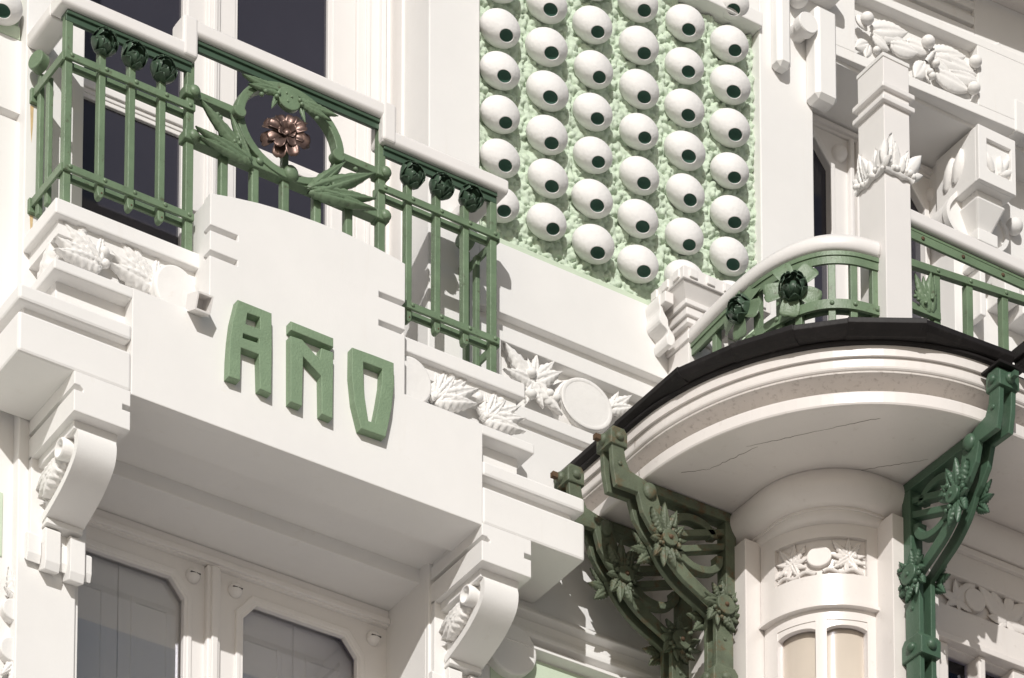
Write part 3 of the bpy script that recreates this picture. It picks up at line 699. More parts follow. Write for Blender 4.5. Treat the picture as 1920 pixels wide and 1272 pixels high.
COVE = mat('grimy_cove_paint', (.66, .62, .585), .45, .05, 5, .3, 90, .35, spots=((.20, .165, .14), .6), spot_scale=34, spot_lo=.54, spot_hi=.74)
cv = [(.056, 11.981), (.058, 11.974), (.066, 11.970)] + [(.070 + .080 * math.sin(R(a)), 11.968 - .060 * (1 - math.cos(R(a)))) for a in (10, 20, 30, 40, 50, 60, 70, 80, 90)] + [(.150, 11.893), (.19, 11.893), (.19, 11.981)]
part('cove_moulding', sweep(GM, cv), COVE, bay, es=40)
bsw('fascia', [(.068, 11.892), (.066, 11.885), (.066, 11.840), (.070, 11.833), (.078, 11.830), (.17, 11.830), (.17, 11.892)])
sp_ = offset_path(GM, .12); top_ = [(p.x, p.y) for p in sp_] + [(3.4, .02)]
part('soffit', MB().prism(top_, 11.833, 11.86, lambda u, q, t: (u, q, t)).me(), BAYW, bay)
part('platform', MB().prism([(p.x, p.y) for p in offset_path(GM, .06)] + [(3.4, .02)], 12.09, 12.12, lambda u, q, t: (u, q, t)).me(), LEAD, bay)
CPth = bay_path(.785, -.83, 1.19, -1.238, 2.0, 20)
ov = [(.004, 11.832), (-.006, 11.812), (-.010, 11.79), (-.008, 11.768), (.002, 11.744), (.018, 11.722), (.040, 11.704), (.062, 11.696), (.074, 11.695), (.074, 11.684), (.084, 11.683), (.086, 11.668), (.096, 11.655), (.115, 11.648), (.135, 11.647), (.2, 11.647), (.2, 11.832)]
part('ovolo', sweep(CPth, ov), BAYW, bay, es=50)
def bb(name, *a, m=BAYW, bev=.004, parent=None): return part(name, boxm(*a), m, parent or bay, bev=bev)
bb('side_wall', .835, 1.1, -.62, .0, 9.5, 11.70)
bb('pilaster', .800, 1.0, -.716, -.56, 9.5, 11.672)
bb('pilaster', 1.236, 1.5, -1.236, -.95, 9.5, 11.672)
bb('front_wall', 1.5, 3.4, -1.13, -.9, 11.20, 11.72)
bb('wall_band', 1.5, 3.4, -1.165, -1.10, 11.545, 11.70); bb('wall_band', 1.5, 3.4, -1.165, -1.10, 11.22, 11.385)
bb('wall_moulding', 1.5, 3.4, -1.19, -1.10, 11.66, 11.69); bb('window_head', 1.5, 3.4, -1.185, -1.10, 11.205, 11.235)
for a in (1.52, 2.0, 2.5): bb('window_stile', a, a + .10, -1.155, -1.06, 9.6, 11.205, bev=.008)
bb('window_stile', 1.80, 1.84, -1.155, -1.06, 9.6, 11.205, bev=.008)
part('pane', boxm(1.6, 2.55, -1.075, -1.07, 9.6, 11.205), GLASS, bay); bb('blind', 1.5, 2.7, -.96, -.95, 9.6, 11.205, m=SHUT)
CX, CY, CR = 1.262, -.747, .380
def cyl(name, a0, a1, r0, r1, z0, z1_, m=BAYW, parent=None, zf0=None, zf1=None, n=None, bev=0):
    n = n or max(3, int((a1 - a0) / 4)); mb = MB(); v = []; f = []
    for i in range(n + 1):
        a = a0 + (a1 - a0) * i / n; t = i / n
        zb = z0 + (zf0(t) if zf0 else 0); zt = z1_ + (zf1(t) if zf1 else 0)
        for r, z in ((r0, zb), (r1, zb), (r1, zt), (r0, zt)): v.append((CX + r * math.cos(R(a)), CY + r * math.sin(R(a)), z))
    for i in range(n):
        for j in range(4): f.append((i * 4 + j, i * 4 + (j + 1) % 4, i * 4 + 4 + (j + 1) % 4, i * 4 + 4 + j))
    f += [(0, 1, 2, 3), (n * 4, n * 4 + 1, n * 4 + 2, n * 4 + 3)]
    me = mb.add(v, f).me(smooth=True)
    o = part(name, me, m, parent or bay); 
    e = o.modifiers.new('e', 'EDGE_SPLIT'); e.split_angle = R(40)
    return o
cyl('panel_head', 176, 274, .30, CR, 11.585, 11.70)
cyl('panel_back', 176, 274, .30, CR - .022, 11.38, 11.70)
cyl('panel_stile', 176, 191, .30, CR, 11.38, 11.70); cyl('panel_stile', 258, 274, .30, CR, 11.38, 11.70)
cyl('panel_rail', 176, 274, .30, CR, 11.255, 11.405)
cyl('drip_rail', 176, 274, .30, CR + .012, 11.248, 11.262)
bow = lambda t: .0
cyl('window_rail', 176, 274, .28, CR - .018, 11.195, 11.250)
for a, b in ((176, 190), (221, 229), (259, 274)): cyl('window_stile', a, b, .28, CR - .018, 9.5, 11.20)
for a, b in ((189, 222), (228, 260)):
    wn = cyl('pane', a, b, CR - .052, CR - .048, 9.5, 11.20, m=GLASSB)
    cyl('pane_head', a, b, CR - .05, CR - .022, 11.165, 11.20, parent=wn, zf0=lambda t: .018 * (1 - abs(2 * t - 1) ** 3) - .012)
cyl('blind', 172, 278, CR - .066, CR - .060, 9.5, 11.26, m=mat('taupe_blind', (.62, .56, .50), .7, .05, 4, 0))
def cpt(a, z, r): return Vector((CX + r * math.cos(R(a)), CY + r * math.sin(R(a)), z))
def conc(a, z, r, ang, L, me, sw=1.0, name='relief_leaf'):
    out_v = Vector((math.cos(R(a)), math.sin(R(a)), 0)); tx = Vector((-math.sin(R(a)), math.cos(R(a)), 0))
    part(name, me, BAYW, bay, basis(cpt(a, z, r), out_v, tx * math.cos(ang) + Vector((0, 0, 1)) * math.sin(ang), L) @ Matrix.Diagonal((1, sw, .55, 1)))
part('relief_roundel', DISC, BAYW, bay, basis(cpt(224.5, 11.495, CR - .026), (math.cos(R(224.5)), math.sin(R(224.5)), 0), (-math.sin(R(224.5)), math.cos(R(224.5)), 0), .052) @ Matrix.Diagonal((1.1, .95, .5, 1)))
for cA, sgn in ((204, -1), (245, 1)):
    for an, L in ((5, .07), (48, .085), (85, .085), (130, .095), (170, .075), (215, .085), (255, .075), (300, .085), (335, .075)):
        conc(cA, 11.492, CR - .016, R(an + 4 * sgn), L * 1.16, LEAF_P if L > .08 else LEAF_N, .95)
for a in (199, 213, 236, 250): part('relief_berry', BALL, BAYW, bay, Matrix.Translation(cpt(a, 11.50 + random.uniform(-.05, .05), CR - .012)) @ Matrix.Scale(.012, 4))
for a0_, a1_, z_ in ((193, 222, 11.425), (227, 256, 11.425)):
    part('relief_vine', tubem([cpt(a0_ + (a1_ - a0_) * i / 12, z_ + .010 * math.sin(i * .9), CR - .012) for i in range(13)], .009), BAYW, bay)
# flat relief on the bay front
def bfr(px, py): return U(px, py, -1.145)
for base, tips in (((1795, 1125), [(1760, 1105), (1790, 1085), (1830, 1090), (1772, 1135), (1822, 1150), (1800, 1150)]), ((1888, 1165), [(1830, 1095), (1855, 1100), (1895, 1105), (1925, 1130), (1850, 1155), (1905, 1195), (1935, 1190), (1870, 1180)])):
    for tp in tips:
        a = bfr(*base); b = bfr(*tp); leaf_pts(bay, LEAF_N, BAYW, a, b, 1.2, (b - a).length * .4, 'relief_leaf')
p = bfr(1826, 1127); part('relief_roundel', DISC, BAYW, bay, front((p.x, -1.13, p.z), 0, .060, 0, .03, .055))
CRACK = mat('dark_crack', (.17, .145, .125), .9, .1, 9, 0)
def crack(parent, pts, wd, name='crack'):
    v = []; f = []; n = len(pts)
    for i, p in enumerate(pts):
        d = (Vector(pts[min(i + 1, n - 1)]) - Vector(pts[max(i - 1, 0)])).normalized(); vw = (CP - Vector(p)).normalized()
        sd = d.cross(vw).normalized() * wd * (.4 + .6 * math.sin(math.pi * (i + .5) / n)) / 2
        v += [Vector(p) + sd, Vector(p) - sd]
    for i in range(n - 1): f.append((2 * i, 2 * i + 2, 2 * i + 3, 2 * i + 1))
    part(name, MB().add(v, f).me(), CRACK, parent)
def wob(a, b, k, s): return [(a[0] + (b[0] - a[0]) * i / k + random.uniform(-s, s), a[1] + (b[1] - a[1]) * i / k + random.uniform(-s, s)) for i in range(k + 1)]
for a, b in (((1232, 893), (1330, 880)), ((1330, 880), (1420, 838)), ((1400, 838), (1545, 806)), ((1545, 806), (1690, 776)), ((1600, 884), (1740, 862)), ((1480, 800), (1700, 762))):
    crack(bay, [UZ(x, y, 11.8316) for x, y in wob(a, b, 18, .9)], .0019)
for zz0, zz1, off in ((12.072, 12.037, .034), (12.034, 11.998, .044), (11.888, 11.842, .065)):
    for yy in (-.60,):
        crack(bay, [Vector((.23 + off - .0015, yy + random.uniform(-.003, .003), zz0 + (zz1 - zz0) * i / 5)) for i in range(6)], .003, 'joint')
# lead gutter, folded sheet by sheet
gt = thing('roof_gutter', 'black lead gutter in folded lengths along the rounded cornice', 'gutter', (.6, -1.2, 12.08))
gpts = [(.23, -.015), (.23, -.52), (.232, -.985), (.335, -1.262), (.472, -1.50), (.655, -1.685), (.93, -1.855), (1.40, -1.885)]
for i in range(len(gpts) - 1):
    a = Vector(gpts[i]); b = Vector(gpts[i + 1]); d = (b - a).normalized(); k = .004 * (i % 2)
    a = a - d * .012; b = b + d * .012
    part('gutter_length', sweep([tuple(a), tuple(b)], [(-.004 - k, 12.150), (-.004 - k, 12.126), (.014, 12.106), (.042, 12.098 - k), (.21, 12.101), (.21, 12.128), (.03, 12.130), (.012, 12.152)]), LEAD, gt, bev=.003)
part('gutter_roll', sweep(GM[:-1] + [(1.42, -1.862)], [(.014, 12.104), (.008, 12.094), (.014, 12.084), (.07, 12.084), (.07, 12.104)], True), LEAD, gt)
gt2 = thing('roof_gutter', 'short black lead gutter end right of the fresh green bracket', 'gutter', (1.5, -2.2, 12.1))
part('gutter_length', boxm(1.44, 1.60, -2.35, -1.85, 12.10, 12.17), LEAD, gt2, bev=.004); part('gutter_lip', boxm(1.425, 1.445, -2.35, -1.85, 12.13, 12.185), LEAD, gt2, bev=.003)

# ---- iron brackets: (u, v) with u out from the bay wall, v up from the soffit
def iron(label, m, M, rust=True):
    t = thing('iron_bracket', label, 'bracket', M.translation, 'iron brackets under the bay cornice')
    def ip(name, me, mm=None, parent=None, bev=0): return part(name, me, mm or m, parent or t, M, bev=bev)
    def ipm(name, me, L_, mm=None, parent=None): return part(name, me, mm or m, parent or t, M @ L_)
    # local frame: x = -u (towards the overhang), y = thickness, z = v
    X = lambda u: -u
    def pl(name, loop, y, d, bev=.004): return ip(name, plate([[(X(u), v) for u, v in loop]], y, d, bev))
    for y in (-.034, .034):
        stem = [(.69, .11), (.622, .11), (.612, .05), (.589, .005), (.516, -.012), (.45, -.03), (.425, -.10), (.40, -.19), (.36, -.25), (.40, -.29), (.47, -.235), (.52, -.17), (.545, -.085), (.665, -.088), (.683, .0)]
        pl('stem_plate', stem, y, .028)
        st = catmull([(.405, -.25), (.36, -.325), (.29, -.39), (.21, -.435), (.14, -.47), (.085, -.505)], 5)
        pl('strut', ribbon2d([(q.x, q.y) for q in st], [.070 - .025 * i / (len(st) - 1) for i in range(len(st))]), y, .026)
        pl('post', [(.02, -.47), (.118, -.47), (.118, -1.6), (.02, -1.6)], y, .028)
    pl('head_block', [(.608, .10), (.702, .10), (.702, .165), (.685, .188), (.625, .188), (.608, .165)], 0, .118, .008)
    bolt = ipm('bolt', DOME, front((X(.655), -.058, .14), 0, .022, 0, .022, .02)); ipm('bolt', DOME, basis((X(.702), 0, .14), (-1, 0, 0), (0, 0, 1), .026))
    ipm('nut', lathe([(0, 0), (.6, 0), (.6, 1), (0, 1)], 4, False), basis((X(.722), 0, .14), (-1, 0, 0), (0, .7, .7), .028), RUST if rust else None)
    ipm('dome_stud', DOME, front((X(.484), -.047, -.062), 0, .036, 0, .032, .040))
    ipm('stud', DOME, front((X(.645), -.048, .02), 0, .012, 0, .011, .012)); ipm('stud', DOME, front((X(.07), -.048, -.64), 0, .010, 0, .009, .010))
    pl('top_beam', [(-.01, -.003), (.47, -.003), (.47, -.050), (-.01, -.050)], 0, .07)
    pl('back_post', [(-.01, -.05), (.05, -.05), (.05, -.50), (-.01, -.50)], 0, .07)
    pl('tie', [(.03, -.075), (.37, -.195), (.37, -.228), (.03, -.108)], 0, .05); pl('tie', [(.03, -.145), (.33, -.258), (.33, -.292), (.03, -.178)], 0, .05)
    for cu, cz_, a0, a1 in ((.215, -.165, -15, 165), (.19, -.245, 165, 345)):
        o2 = arc(cu, cz_, .135, .095, a0, a1, 18); i2 = arc(cu, cz_, .098, .060, a0, a1, 18); pl('half_ring', o2 + i2[::-1], 0, .05)
    # leaf bosses
    for (u, v, r, spec_) in ((.392, -.268, .042, [(62, .125), (88, .135), (112, .12), (140, .10), (20, .09), (-8, .075), (-48, .10), (-70, .125), (-95, .11), (-125, .085), (175, .075)]),
                          (.082, -.492, .050, [(k * 360 / 11 + random.uniform(-8, 8), random.uniform(.075, .10)) for k in range(11)])):
        swirl = R(38) if r > .045 else R(10)
        bo = ipm('rosette', DISC, front((X(u), -.058, v), 0, r, 0, .026, r * .92)); ipm('rosette_pin', DOME, front((X(u), -.083, v), 0, .011, 0, .014, .011), RUST if rust else None, bo)
        for k, (ad, L) in enumerate(spec_):
            an = math.pi - R(ad) if r < .045 else R(ad)
            ipm('leaf', (LEAF_P, LEAF_S, LEAF_P)[k % 3], front((X(u) + .75 * r * math.cos(an), -.052 - .004 * (k % 3), v + .75 * r * math.sin(an)), an + swirl, L, -.10, L * .9, L * 1.25), None, bo)
        for k in range(8):
            an = random.uniform(0, 6.28); rr2 = random.uniform(1.15, 1.7); ipm('berry', BALL, Matrix.Translation((X(u) + rr2 * r * math.cos(an), -.075, v + rr2 * r * math.sin(an))) @ Matrix.Scale(random.uniform(.008, .012), 4), None, bo)
        for k in range(3):                                   # leaves of the far side showing past the plates
            an = R(150 + 38 * k); ipm('leaf', LEAF_P, front((X(u) + .5 * r * math.cos(an), .06, v + .5 * r * math.sin(an)), an, .105, .0, .06, .12), None, bo)
    pl('clasp', [(.0, -.88), (.14, -.88), (.14, -.80), (.12, -.775), (.02, -.775), (.0, -.80)], 0, .115, .006)
    ipm('clasp_bolt', DOME, front((X(.07), -.057, -.83), 0, .026, 0, .024, .022)); ipm('clasp_bolt', DOME, basis((X(.14), 0, -.83), (-1, 0, 0), (0, 0, 1), .026))
    return t
ZS = 11.83
iron('weathered green iron bracket with rust, in front of the rounded bay corner', IRONW, Matrix.Translation((.80, -.60, ZS)))
iron('weathered green iron bracket tucked beside the white balcony ledge', IRONW, Matrix.Translation((.80, -.255, ZS)))
bc = iron('freshly painted deep green iron bracket under the front of the bay', IRONC, Matrix.Translation((1.335, -1.236, ZS)) @ Matrix.Rotation(R(90), 4, 'Z') @ Matrix.Diagonal((1, -1, 1, 1)), False)
part('cap_sheet', boxm(1.265, 1.405, -1.955, -1.83, 12.019, 12.031), LEAD, bc); 

# ================================================================== POST, PILLAR, UPPER RAILINGS
pil = thing('white_pillar', 'tall square white pillar with a collar of plaster leaves, on the bay roof', 'pillar', (1.33, -1.1, 12.12))
PX0, PX1, PY0, PY1 = 1.252, 1.402, -1.2, -1.01
part('shaft', boxm(PX0, PX1, PY0, PY1, 12.12, 13.955), GLOSSW, pil, bev=.003)
part('top_plate', boxm(PX0 - .004, PX1 + .004, PY0 - .004, PY1 + .004, 13.955, 13.975), PLASTER, pil, bev=.003)
for z in (13.735, 13.80):
    part('band', MB().prism([(0, z), (.020, z + .012), (.020, z + .022), (.006, z + .036), (0, z + .036)], 0, 1, lambda u, q, t: (u, t, q)).me(), GLOSSW, pil) if False else None
    part('band', boxm(PX0 - .020, PX1 + .020, PY0 - .020, PY1 + .020, z - .012, z + .014), GLOSSW, pil, bev=.006, seg=3)
def pleaf(face, c, z, w_):
    for du, an, L, me, sw, o in ((-.55, 96, .165, LEAF_P, 1.0, .004), (-.10, 104, .13, LEAF_N, 1.25, .012), (.25, 78, .12, LEAF_P, 1.1, .006), (.55, 58, .135, LEAF_B, 1.15, .014), (.72, 20, .085, LEAF_B, 1.2, .008), (-.75, 130, .085, LEAF_B, 1.2, .008), (.15, 92, .075, LEAF_B, 1.2, .02)):
        if face == 'f': M = front((c + du * w_ * .5, PY0 - o, z), R(an), L, -.10)
        else: M = basis((PX0 - o, c - du * w_ * .5, z), (-1, 0, 0), (0, -math.cos(R(an)), math.sin(R(an))), L)
        part('leaf', me, PLASTER, pil, M @ Matrix.Diagonal((1, sw, .9, 1)))
    for k in range(9):
        u = (k / 8 - .5) * w_ * 1.02; r = random.uniform(.010, .019); zz = z + .006 + random.uniform(-.016, .022)
        berry(pil, PLASTER, (c + u, PY0 - .016, zz) if face == 'f' else (PX0 - .016, c + u, zz), r, 'berry')
    e0 = (c - w_ * .56, PY0 - .008, z - .012) if face == 'f' else (PX0 - .008, c - w_ * .56, z - .012)
    e1 = (c + w_ * .56, PY0 - .008, z - .012) if face == 'f' else (PX0 - .008, c + w_ * .56, z - .012)
    part('collar_roll', tubem([Vector(e0).lerp(Vector(e1), t / 8) + Vector((0, 0, .004 * math.sin(t * 2.1))) for t in range(9)], [.012 + .004 * math.sin(t * 1.7) for t in range(9)]), PLASTER, pil)
pleaf('f', (PX0 + PX1) / 2, 13.395, .15); pleaf('l', (PY0 + PY1) / 2, 13.395, .19)

cpst = thing('capital_post', 'short white post with stepped dentil capital where the curved handrail starts', 'post', (1.0, -.1, 12.12))
def cb(name, x0, x1, y0, y1, za, zb): part(name, boxm(x0, x1, y0, y1, za, zb), GLOSSW, cpst, bev=.004)
qx = U(1291, 620, -.17).x
DZ = -.088
cb('shaft', qx, qx + .13, -.17, 0, 12.12, 13.075 + DZ)
for d, za, zb in ((.012, 13.075, 13.12), (.022, 13.15, 13.18), (.0, 13.12, 13.15), (.036, 13.18, 13.222), (.05, 13.222, 13.248)): cb('step', qx - d, qx + .13 + d, -.17 - d, 0, za + DZ, zb + DZ)
def q8(a, za, zb2): return [(qx - a[0], a[2], za + DZ), (qx + a[1], a[2], za + DZ), (qx + a[1], 0, za + DZ), (qx - a[0], 0, za + DZ)]
part('flare', MB().add(q8((.042, .18, -.21), 13.248, 0) + q8((.085, .26, -.25), 13.312, 0), [(0, 3, 2, 1), (4, 5, 6, 7), (0, 1, 5, 4), (1, 2, 6, 5), (2, 3, 7, 6), (3, 0, 4, 7)]).me(), GLOSSW, cpst)
cb('abacus', qx - .095, qx + .42, -.262, 0, 13.314 + DZ, 13.375 + DZ)
cb('abacus_lip', qx - .075, qx + .40, -.242, 0, 13.375 + DZ, 13.395 + DZ)
for k in range(5): cb('dentil', qx - .06 + k * .10, qx - .015 + k * .10, -.272, -.25, 13.325 + DZ, 13.368 + DZ)
for k in range(3): part('dentil', boxm(qx - .105, qx - .08, -.235 + k * .09, -.19 + k * .09, 13.325 + DZ, 13.368 + DZ), GLOSSW, cpst, bev=.003)
SS = catmull([(-.105, 13.30), (-.118, 13.24), (-.10, 13.17), (-.065, 13.12), (-.07, 13.06)], 6)
for f_ in (lambda x: qx + x + .005, lambda x: qx + .15 - x):
    part('side_scroll', MB().prism(ribbon2d([(f_(q.x), q.y + DZ) for q in SS], [.034 + .016 * math.sin(i * .7) for i in range(len(SS))]), -.11, .0, lambda u, q, t: (u, t, q)).me(), PLASTER, cpst, bev=.004)
    part('side_block', boxm(f_(-.125) if f_(0) < qx + .1 else f_(-.075), f_(-.075) if f_(0) < qx + .1 else f_(-.125), -.15, 0, 13.245 + DZ, 13.30 + DZ), GLOSSW, cpst, bev=.004)

ur = thing('curved_railing', 'curved green railing with white handrail and open iron flowers on the bay roof', 'railing', (1.0, -.6, 12.12))
HP = [(p.x, p.y) for p in catmull([(.93, -.10), (.912, -.40), (.905, -.66), (.935, -.86), (1.01, -1.01), (1.12, -1.09), (1.256, -1.122)], 7)]
def upr(name, me, m=RAILG, bev=.002, **k): return part(name, me, m, ur, bev=bev, **k)
upr('handrail', sweep(HP, [(-.045, 12.985), (-.050, 13.02), (-.035, 13.05), (.035, 13.05), (.05, 13.02), (.045, 12.985), (.03, 12.975), (-.03, 12.975)], True), GLOSSW, 0)
upr('top_bar', sweep(HP, [(-.03, 12.973), (.03, 12.973), (.03, 12.953), (-.03, 12.953)]), RAILG, 0)
upr('top_rib', sweep(HP, [(-.024, 12.953), (-.012, 12.953), (-.012, 12.915), (-.024, 12.915)]), RAILG, 0)
upr('lower_rail', sweep(HP[10:], [(-.03, 12.735), (-.015, 12.735), (-.015, 12.69), (-.03, 12.69)]), RAILG, 0)
upr('lower_rail', sweep(HP[10:], [(.015, 12.725), (.03, 12.725), (.03, 12.695), (.015, 12.695)]), RAILG, 0)
for k in (6, 15, 20, 24, 31, 36, 41):
    a = Vector(HP[k]); d = (Vector(HP[min(k + 1, len(HP) - 1)]) - Vector(HP[k - 1])).normalized(); n_ = Vector((-d.y, d.x))
    v = []
    for z in (12.12, 12.953):
        for s_, t_ in ((-1, -1), (1, -1), (1, 1), (-1, 1)):
            q = a + d * .017 * s_ + n_ * .017 * t_; v.append((q.x, q.y, z))
    upr('bar', MB().add(v, [(0, 3, 2, 1), (4, 5, 6, 7), (0, 1, 5, 4), (1, 2, 6, 5), (2, 3, 7, 6), (3, 0, 4, 7)]).me(), bev=.003)
    nn = Vector((n_.x, n_.y, 0)) * -1
    upr('stud', DOME, RAILG, 0, M=basis(Vector((a.x, a.y, 12.715)) + nn * .030, nn, (0, 0, 1), .011))
def open_flower(p, axis, r, m=RAILD):
    o = bud(ur, p, r, m, axis, .3, 'iron_flower')
    for k in range(5):
        M = basis(Vector(p) - Vector(axis).normalized() * r * .3, axis, (0, .2, 1)) @ Matrix.Rotation(2 * math.pi * k / 5 + .35, 4, 'Z') @ Matrix.Rotation(random.uniform(-.15, .12), 4, 'Y') @ Matrix.Diagonal((r * 2.15, r * 3.0, r * 1.2, 1))
        part('open_petal', PL, RAILG, o, M, solid=.012)
open_flower((.905, -.955, 12.815), (-.62, -.78, .0), .064)
open_flower((.842, -.63, 12.865), (-1, -.15, .05), .062)

rr_ = thing('straight_railing', 'green railing with a leaf corner running right from the white pillar', 'railing', (1.8, -1.11, 12.12))
def rq(name, me, m=RAILG, bev=.002, **k): return part(name, me, m, rr_, bev=bev, **k)
yq = -1.11
h0 = U(1708, 430, yq).z
rq('handrail', MB().prism([(u + (-.83), q) for u, q in hprof(-.335, -.225, h0 - .01, h0 + .07)], PX1, 3.4, lambda u, q, t: (t, u, q)).me(), GLOSSW, .006)
rq('top_bar', boxm(PX1, 3.4, yq - .03, yq + .03, h0 - .028, h0 - .012)); rq('top_rib', boxm(PX1, 3.4, yq - .028, yq - .016, h0 - .068, h0 - .028))
za_, zb_ = U(1712, 497, yq), U(1915, 563, yq)
rq('second_rail', barm((PX1, yq - .012, za_.z - .018), (3.2, yq - .012, za_.z - .018 + (zb_.z - za_.z) / (zb_.x - za_.x) * (3.2 - PX1)), .036, .03))
for px_ in (1753, 1814, 1880, 1950):
    x = U(px_, 560, yq).x; zt = za_.z - .03 + (zb_.z - za_.z) / (zb_.x - za_.x) * (x - PX1)
    rq('bar', boxm(x - .019, x + .019, yq - .018, yq + .018, 12.12, zt), bev=.003)
    rq('stud', DOME, RAILG, 0, M=front((x, yq - .027, zt + .012), 0, .010, 0, .009, .01))
for k in range(7): rq('rail_screw', DOME, RUST, 0, M=front((PX1 + .12 + .24 * k, yq - .028, h0 - .046), 0, .010, 0, .009, .01))
rq('foot_rail', barm((PX1, yq - .015, U(1712, 583, yq).z), (U(1757, 600, yq).x, yq - .015, U(1757, 600, yq).z), .036, .03))
bs = U(1745, 583, yq - .03)
for tp in ((1712, 515), (1728, 520), (1742, 512), (1712, 545), (1752, 535)):
    t = U(*tp, yq - .03); leaf_pts(rr_, LEAF_S, RAILG, bs, t, 1.3, (t - bs).length * .6, 'leaf')
for q in ((1722, 562), (1716, 556), (1736, 568), (1748, 560)): berry(rr_, RAILG, U(*q, yq - .045), .010)

# ================================================================== UPPER RIGHT: WINDOW, BEAM, CORBELS, EAVE
TL = Matrix.Translation((1.80, 0, 0)) @ Matrix.Rotation(R(-3.2), 4, 'Z') @ Matrix.Translation((-1.80, 0, 0))
bm_ = thing('window_beam', 'white beam with a carved leaf panel above the pillar', 'beam', (2.4, 0, 15.0))
def bq(name, me, m=WHITE, bev=.004, L_=None): return part(name, me, m, bm_, TL @ (L_ or Matrix.Identity(4)), bev=bev)
bq('lower_band', boxm(1.76, 4.6, 0, .6, 15.005, 15.06)); bq('upper_band', boxm(1.76, 4.6, 0, .6, 15.395, 15.44))
bq('panel_back', boxm(1.76, 4.6, .065, .6, 15.05, 15.40), bev=0)
bq('panel_stop', boxm(1.76, 2.04, .0, .3, 15.06, 15.395)); bq('panel_stop', boxm(2.80, 4.6, .0, .3, 15.06, 15.395))
bq('upper_wall', boxm(1.76, 4.6, .05, .6, 15.44, 15.70), bev=0)
for z in (15.50, 15.585): bq('groove_fillet', boxm(1.76, 2.80, .02, .1, z + .02, z + .065)); 
bq('groove_fillet', boxm(1.76, 2.80, .02, .1, 15.44, 15.495)); bq('upper_wall', boxm(2.80, 4.6, .02, .3, 15.44, 15.70)); bq('groove_fillet', boxm(1.76, 2.8, .02, .1, 15.655, 15.70))
def zu(x, y): 
    q = U(1420 + x / 3.84, y / 3.84, -.0); return q
for a, b, me, sw in (((790, 320), (700, 350), LEAF_V, 1.2), ((800, 330), (770, 420), LEAF_V, 1.1), ((820, 220), (1050, 250), LEAF_V, .9), ((830, 260), (930, 370), LEAF_V, 1.1), ((860, 250), (1030, 310), LEAF_N, 1.0), ((950, 330), (1130, 400), LEAF_V, 1.0), ((1060, 320), (1210, 400), LEAF_V, 1.1),
                 ((1230, 410), (1450, 440), LEAF_V, .9), ((1230, 440), (1350, 550), LEAF_V, 1.1), ((1260, 430), (1540, 570), LEAF_V, .8), ((1180, 480), (1110, 580), LEAF_V, 1.2), ((1260, 540), (1475, 680), LEAF_V, .95), ((1350, 550), (1550, 620), LEAF_V, .9), ((1190, 470), (1210, 610), LEAF_N, 1.2), ((720, 110), (780, 220), LEAF_V, 1.2)):
    p = zu(*a); q = zu(*b); p.y = .012 - (p.x - 1.8) * .056; q.y = p.y
    leaf_pts(bm_, me, PLASTER, p, p + (q - p) * 1.08, sw * 1.30, (q - p).length * .45 + .03, 'leaf')
for q, r in (((1185, 345), .036), ((1510, 500), .034), ((1500, 690), .034), ((1215, 590), .02), ((1200, 560), .018), ((830, 390), .02), ((1240, 500), .02), ((765, 160), .035)): berry(bm_, PLASTER, zu(*q) + Vector((0, -.012 - (zu(*q).x - 1.8) * .056, 0)), r)
p0 = zu(1240, 395); p1 = zu(1190, 470); part('stalk', tubem([p0 + Vector((0, -.035, 0)), (p0 + p1) / 2 + Vector((0, -.05, 0)), p1 + Vector((0, -.03, 0))], .013), PLASTER, bm_)

ev = thing('roof_eave', 'deep pale eave shading the wall above the carved beam', 'eave', (3, -.3, 15.7))
part('soffit_board', boxm(1.35, 6.5, -.35, .6, 15.70, 15.78), BAYW, ev); part('eave_fascia', boxm(1.35, 6.5, -.39, -.33, 15.69, 15.95), BAYW, ev)

w2 = thing('upper_window', 'narrow white window with chamfered dark pane behind the square pillar', 'window', (2.4, .4, 12.9))
def wq(name, me, m=GLOSSW, bev=.004): return part(name, me, m, w2, bev=bev)
wq('head_soffit', boxm(1.77, 3.4, .02, .62, 14.985, 15.02), WHITE)
wq('head_frame', boxm(1.77, 3.1, .38, .50, 14.935, 14.985)); wq('head_bead', boxm(1.77, 3.1, .36, .385, 14.95, 14.972))
for xa, xb, ga, gb in ((1.7, 2.40, 1.72, 2.185), (2.44, 2.86, 2.50, 2.80)):
    lf = wq('casement', plate([[(xa, 12.6), (xb, 12.6), (xb, 14.935), (xa, 14.935)], oct_(ga, gb, 12.7, 14.86, .12)], .42, .05), bev=0)
    part('pane_moulding', plate([oct_(ga - .03, gb + .03, 12.67, 14.893, .13), oct_(ga, gb, 12.7, 14.86, .12)], .392, .02, .006), GLOSSW, lf)
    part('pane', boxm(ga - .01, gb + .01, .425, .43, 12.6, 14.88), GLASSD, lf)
    part('corner_boss', lathe([(1, 0), (.98, .35), (.8, .75), (.45, .98), (0, 1.05)], 20), GLOSSW, lf, front((gb + .06, .395, 14.84), 0, .045, 0, .04, .045))
for a in (2.30, 2.345, 2.385): wq('mullion_bead', boxm(a, a + .028, .365, .40, 12.6, 14.935), bev=.008)
wq('jamb', boxm(2.84, 3.4, .205, .6, 12.9, 15.01), WHITE)
wq('room_back', boxm(1.6, 3.2, .9, .92, 12.5, 15.1), DARKIN)

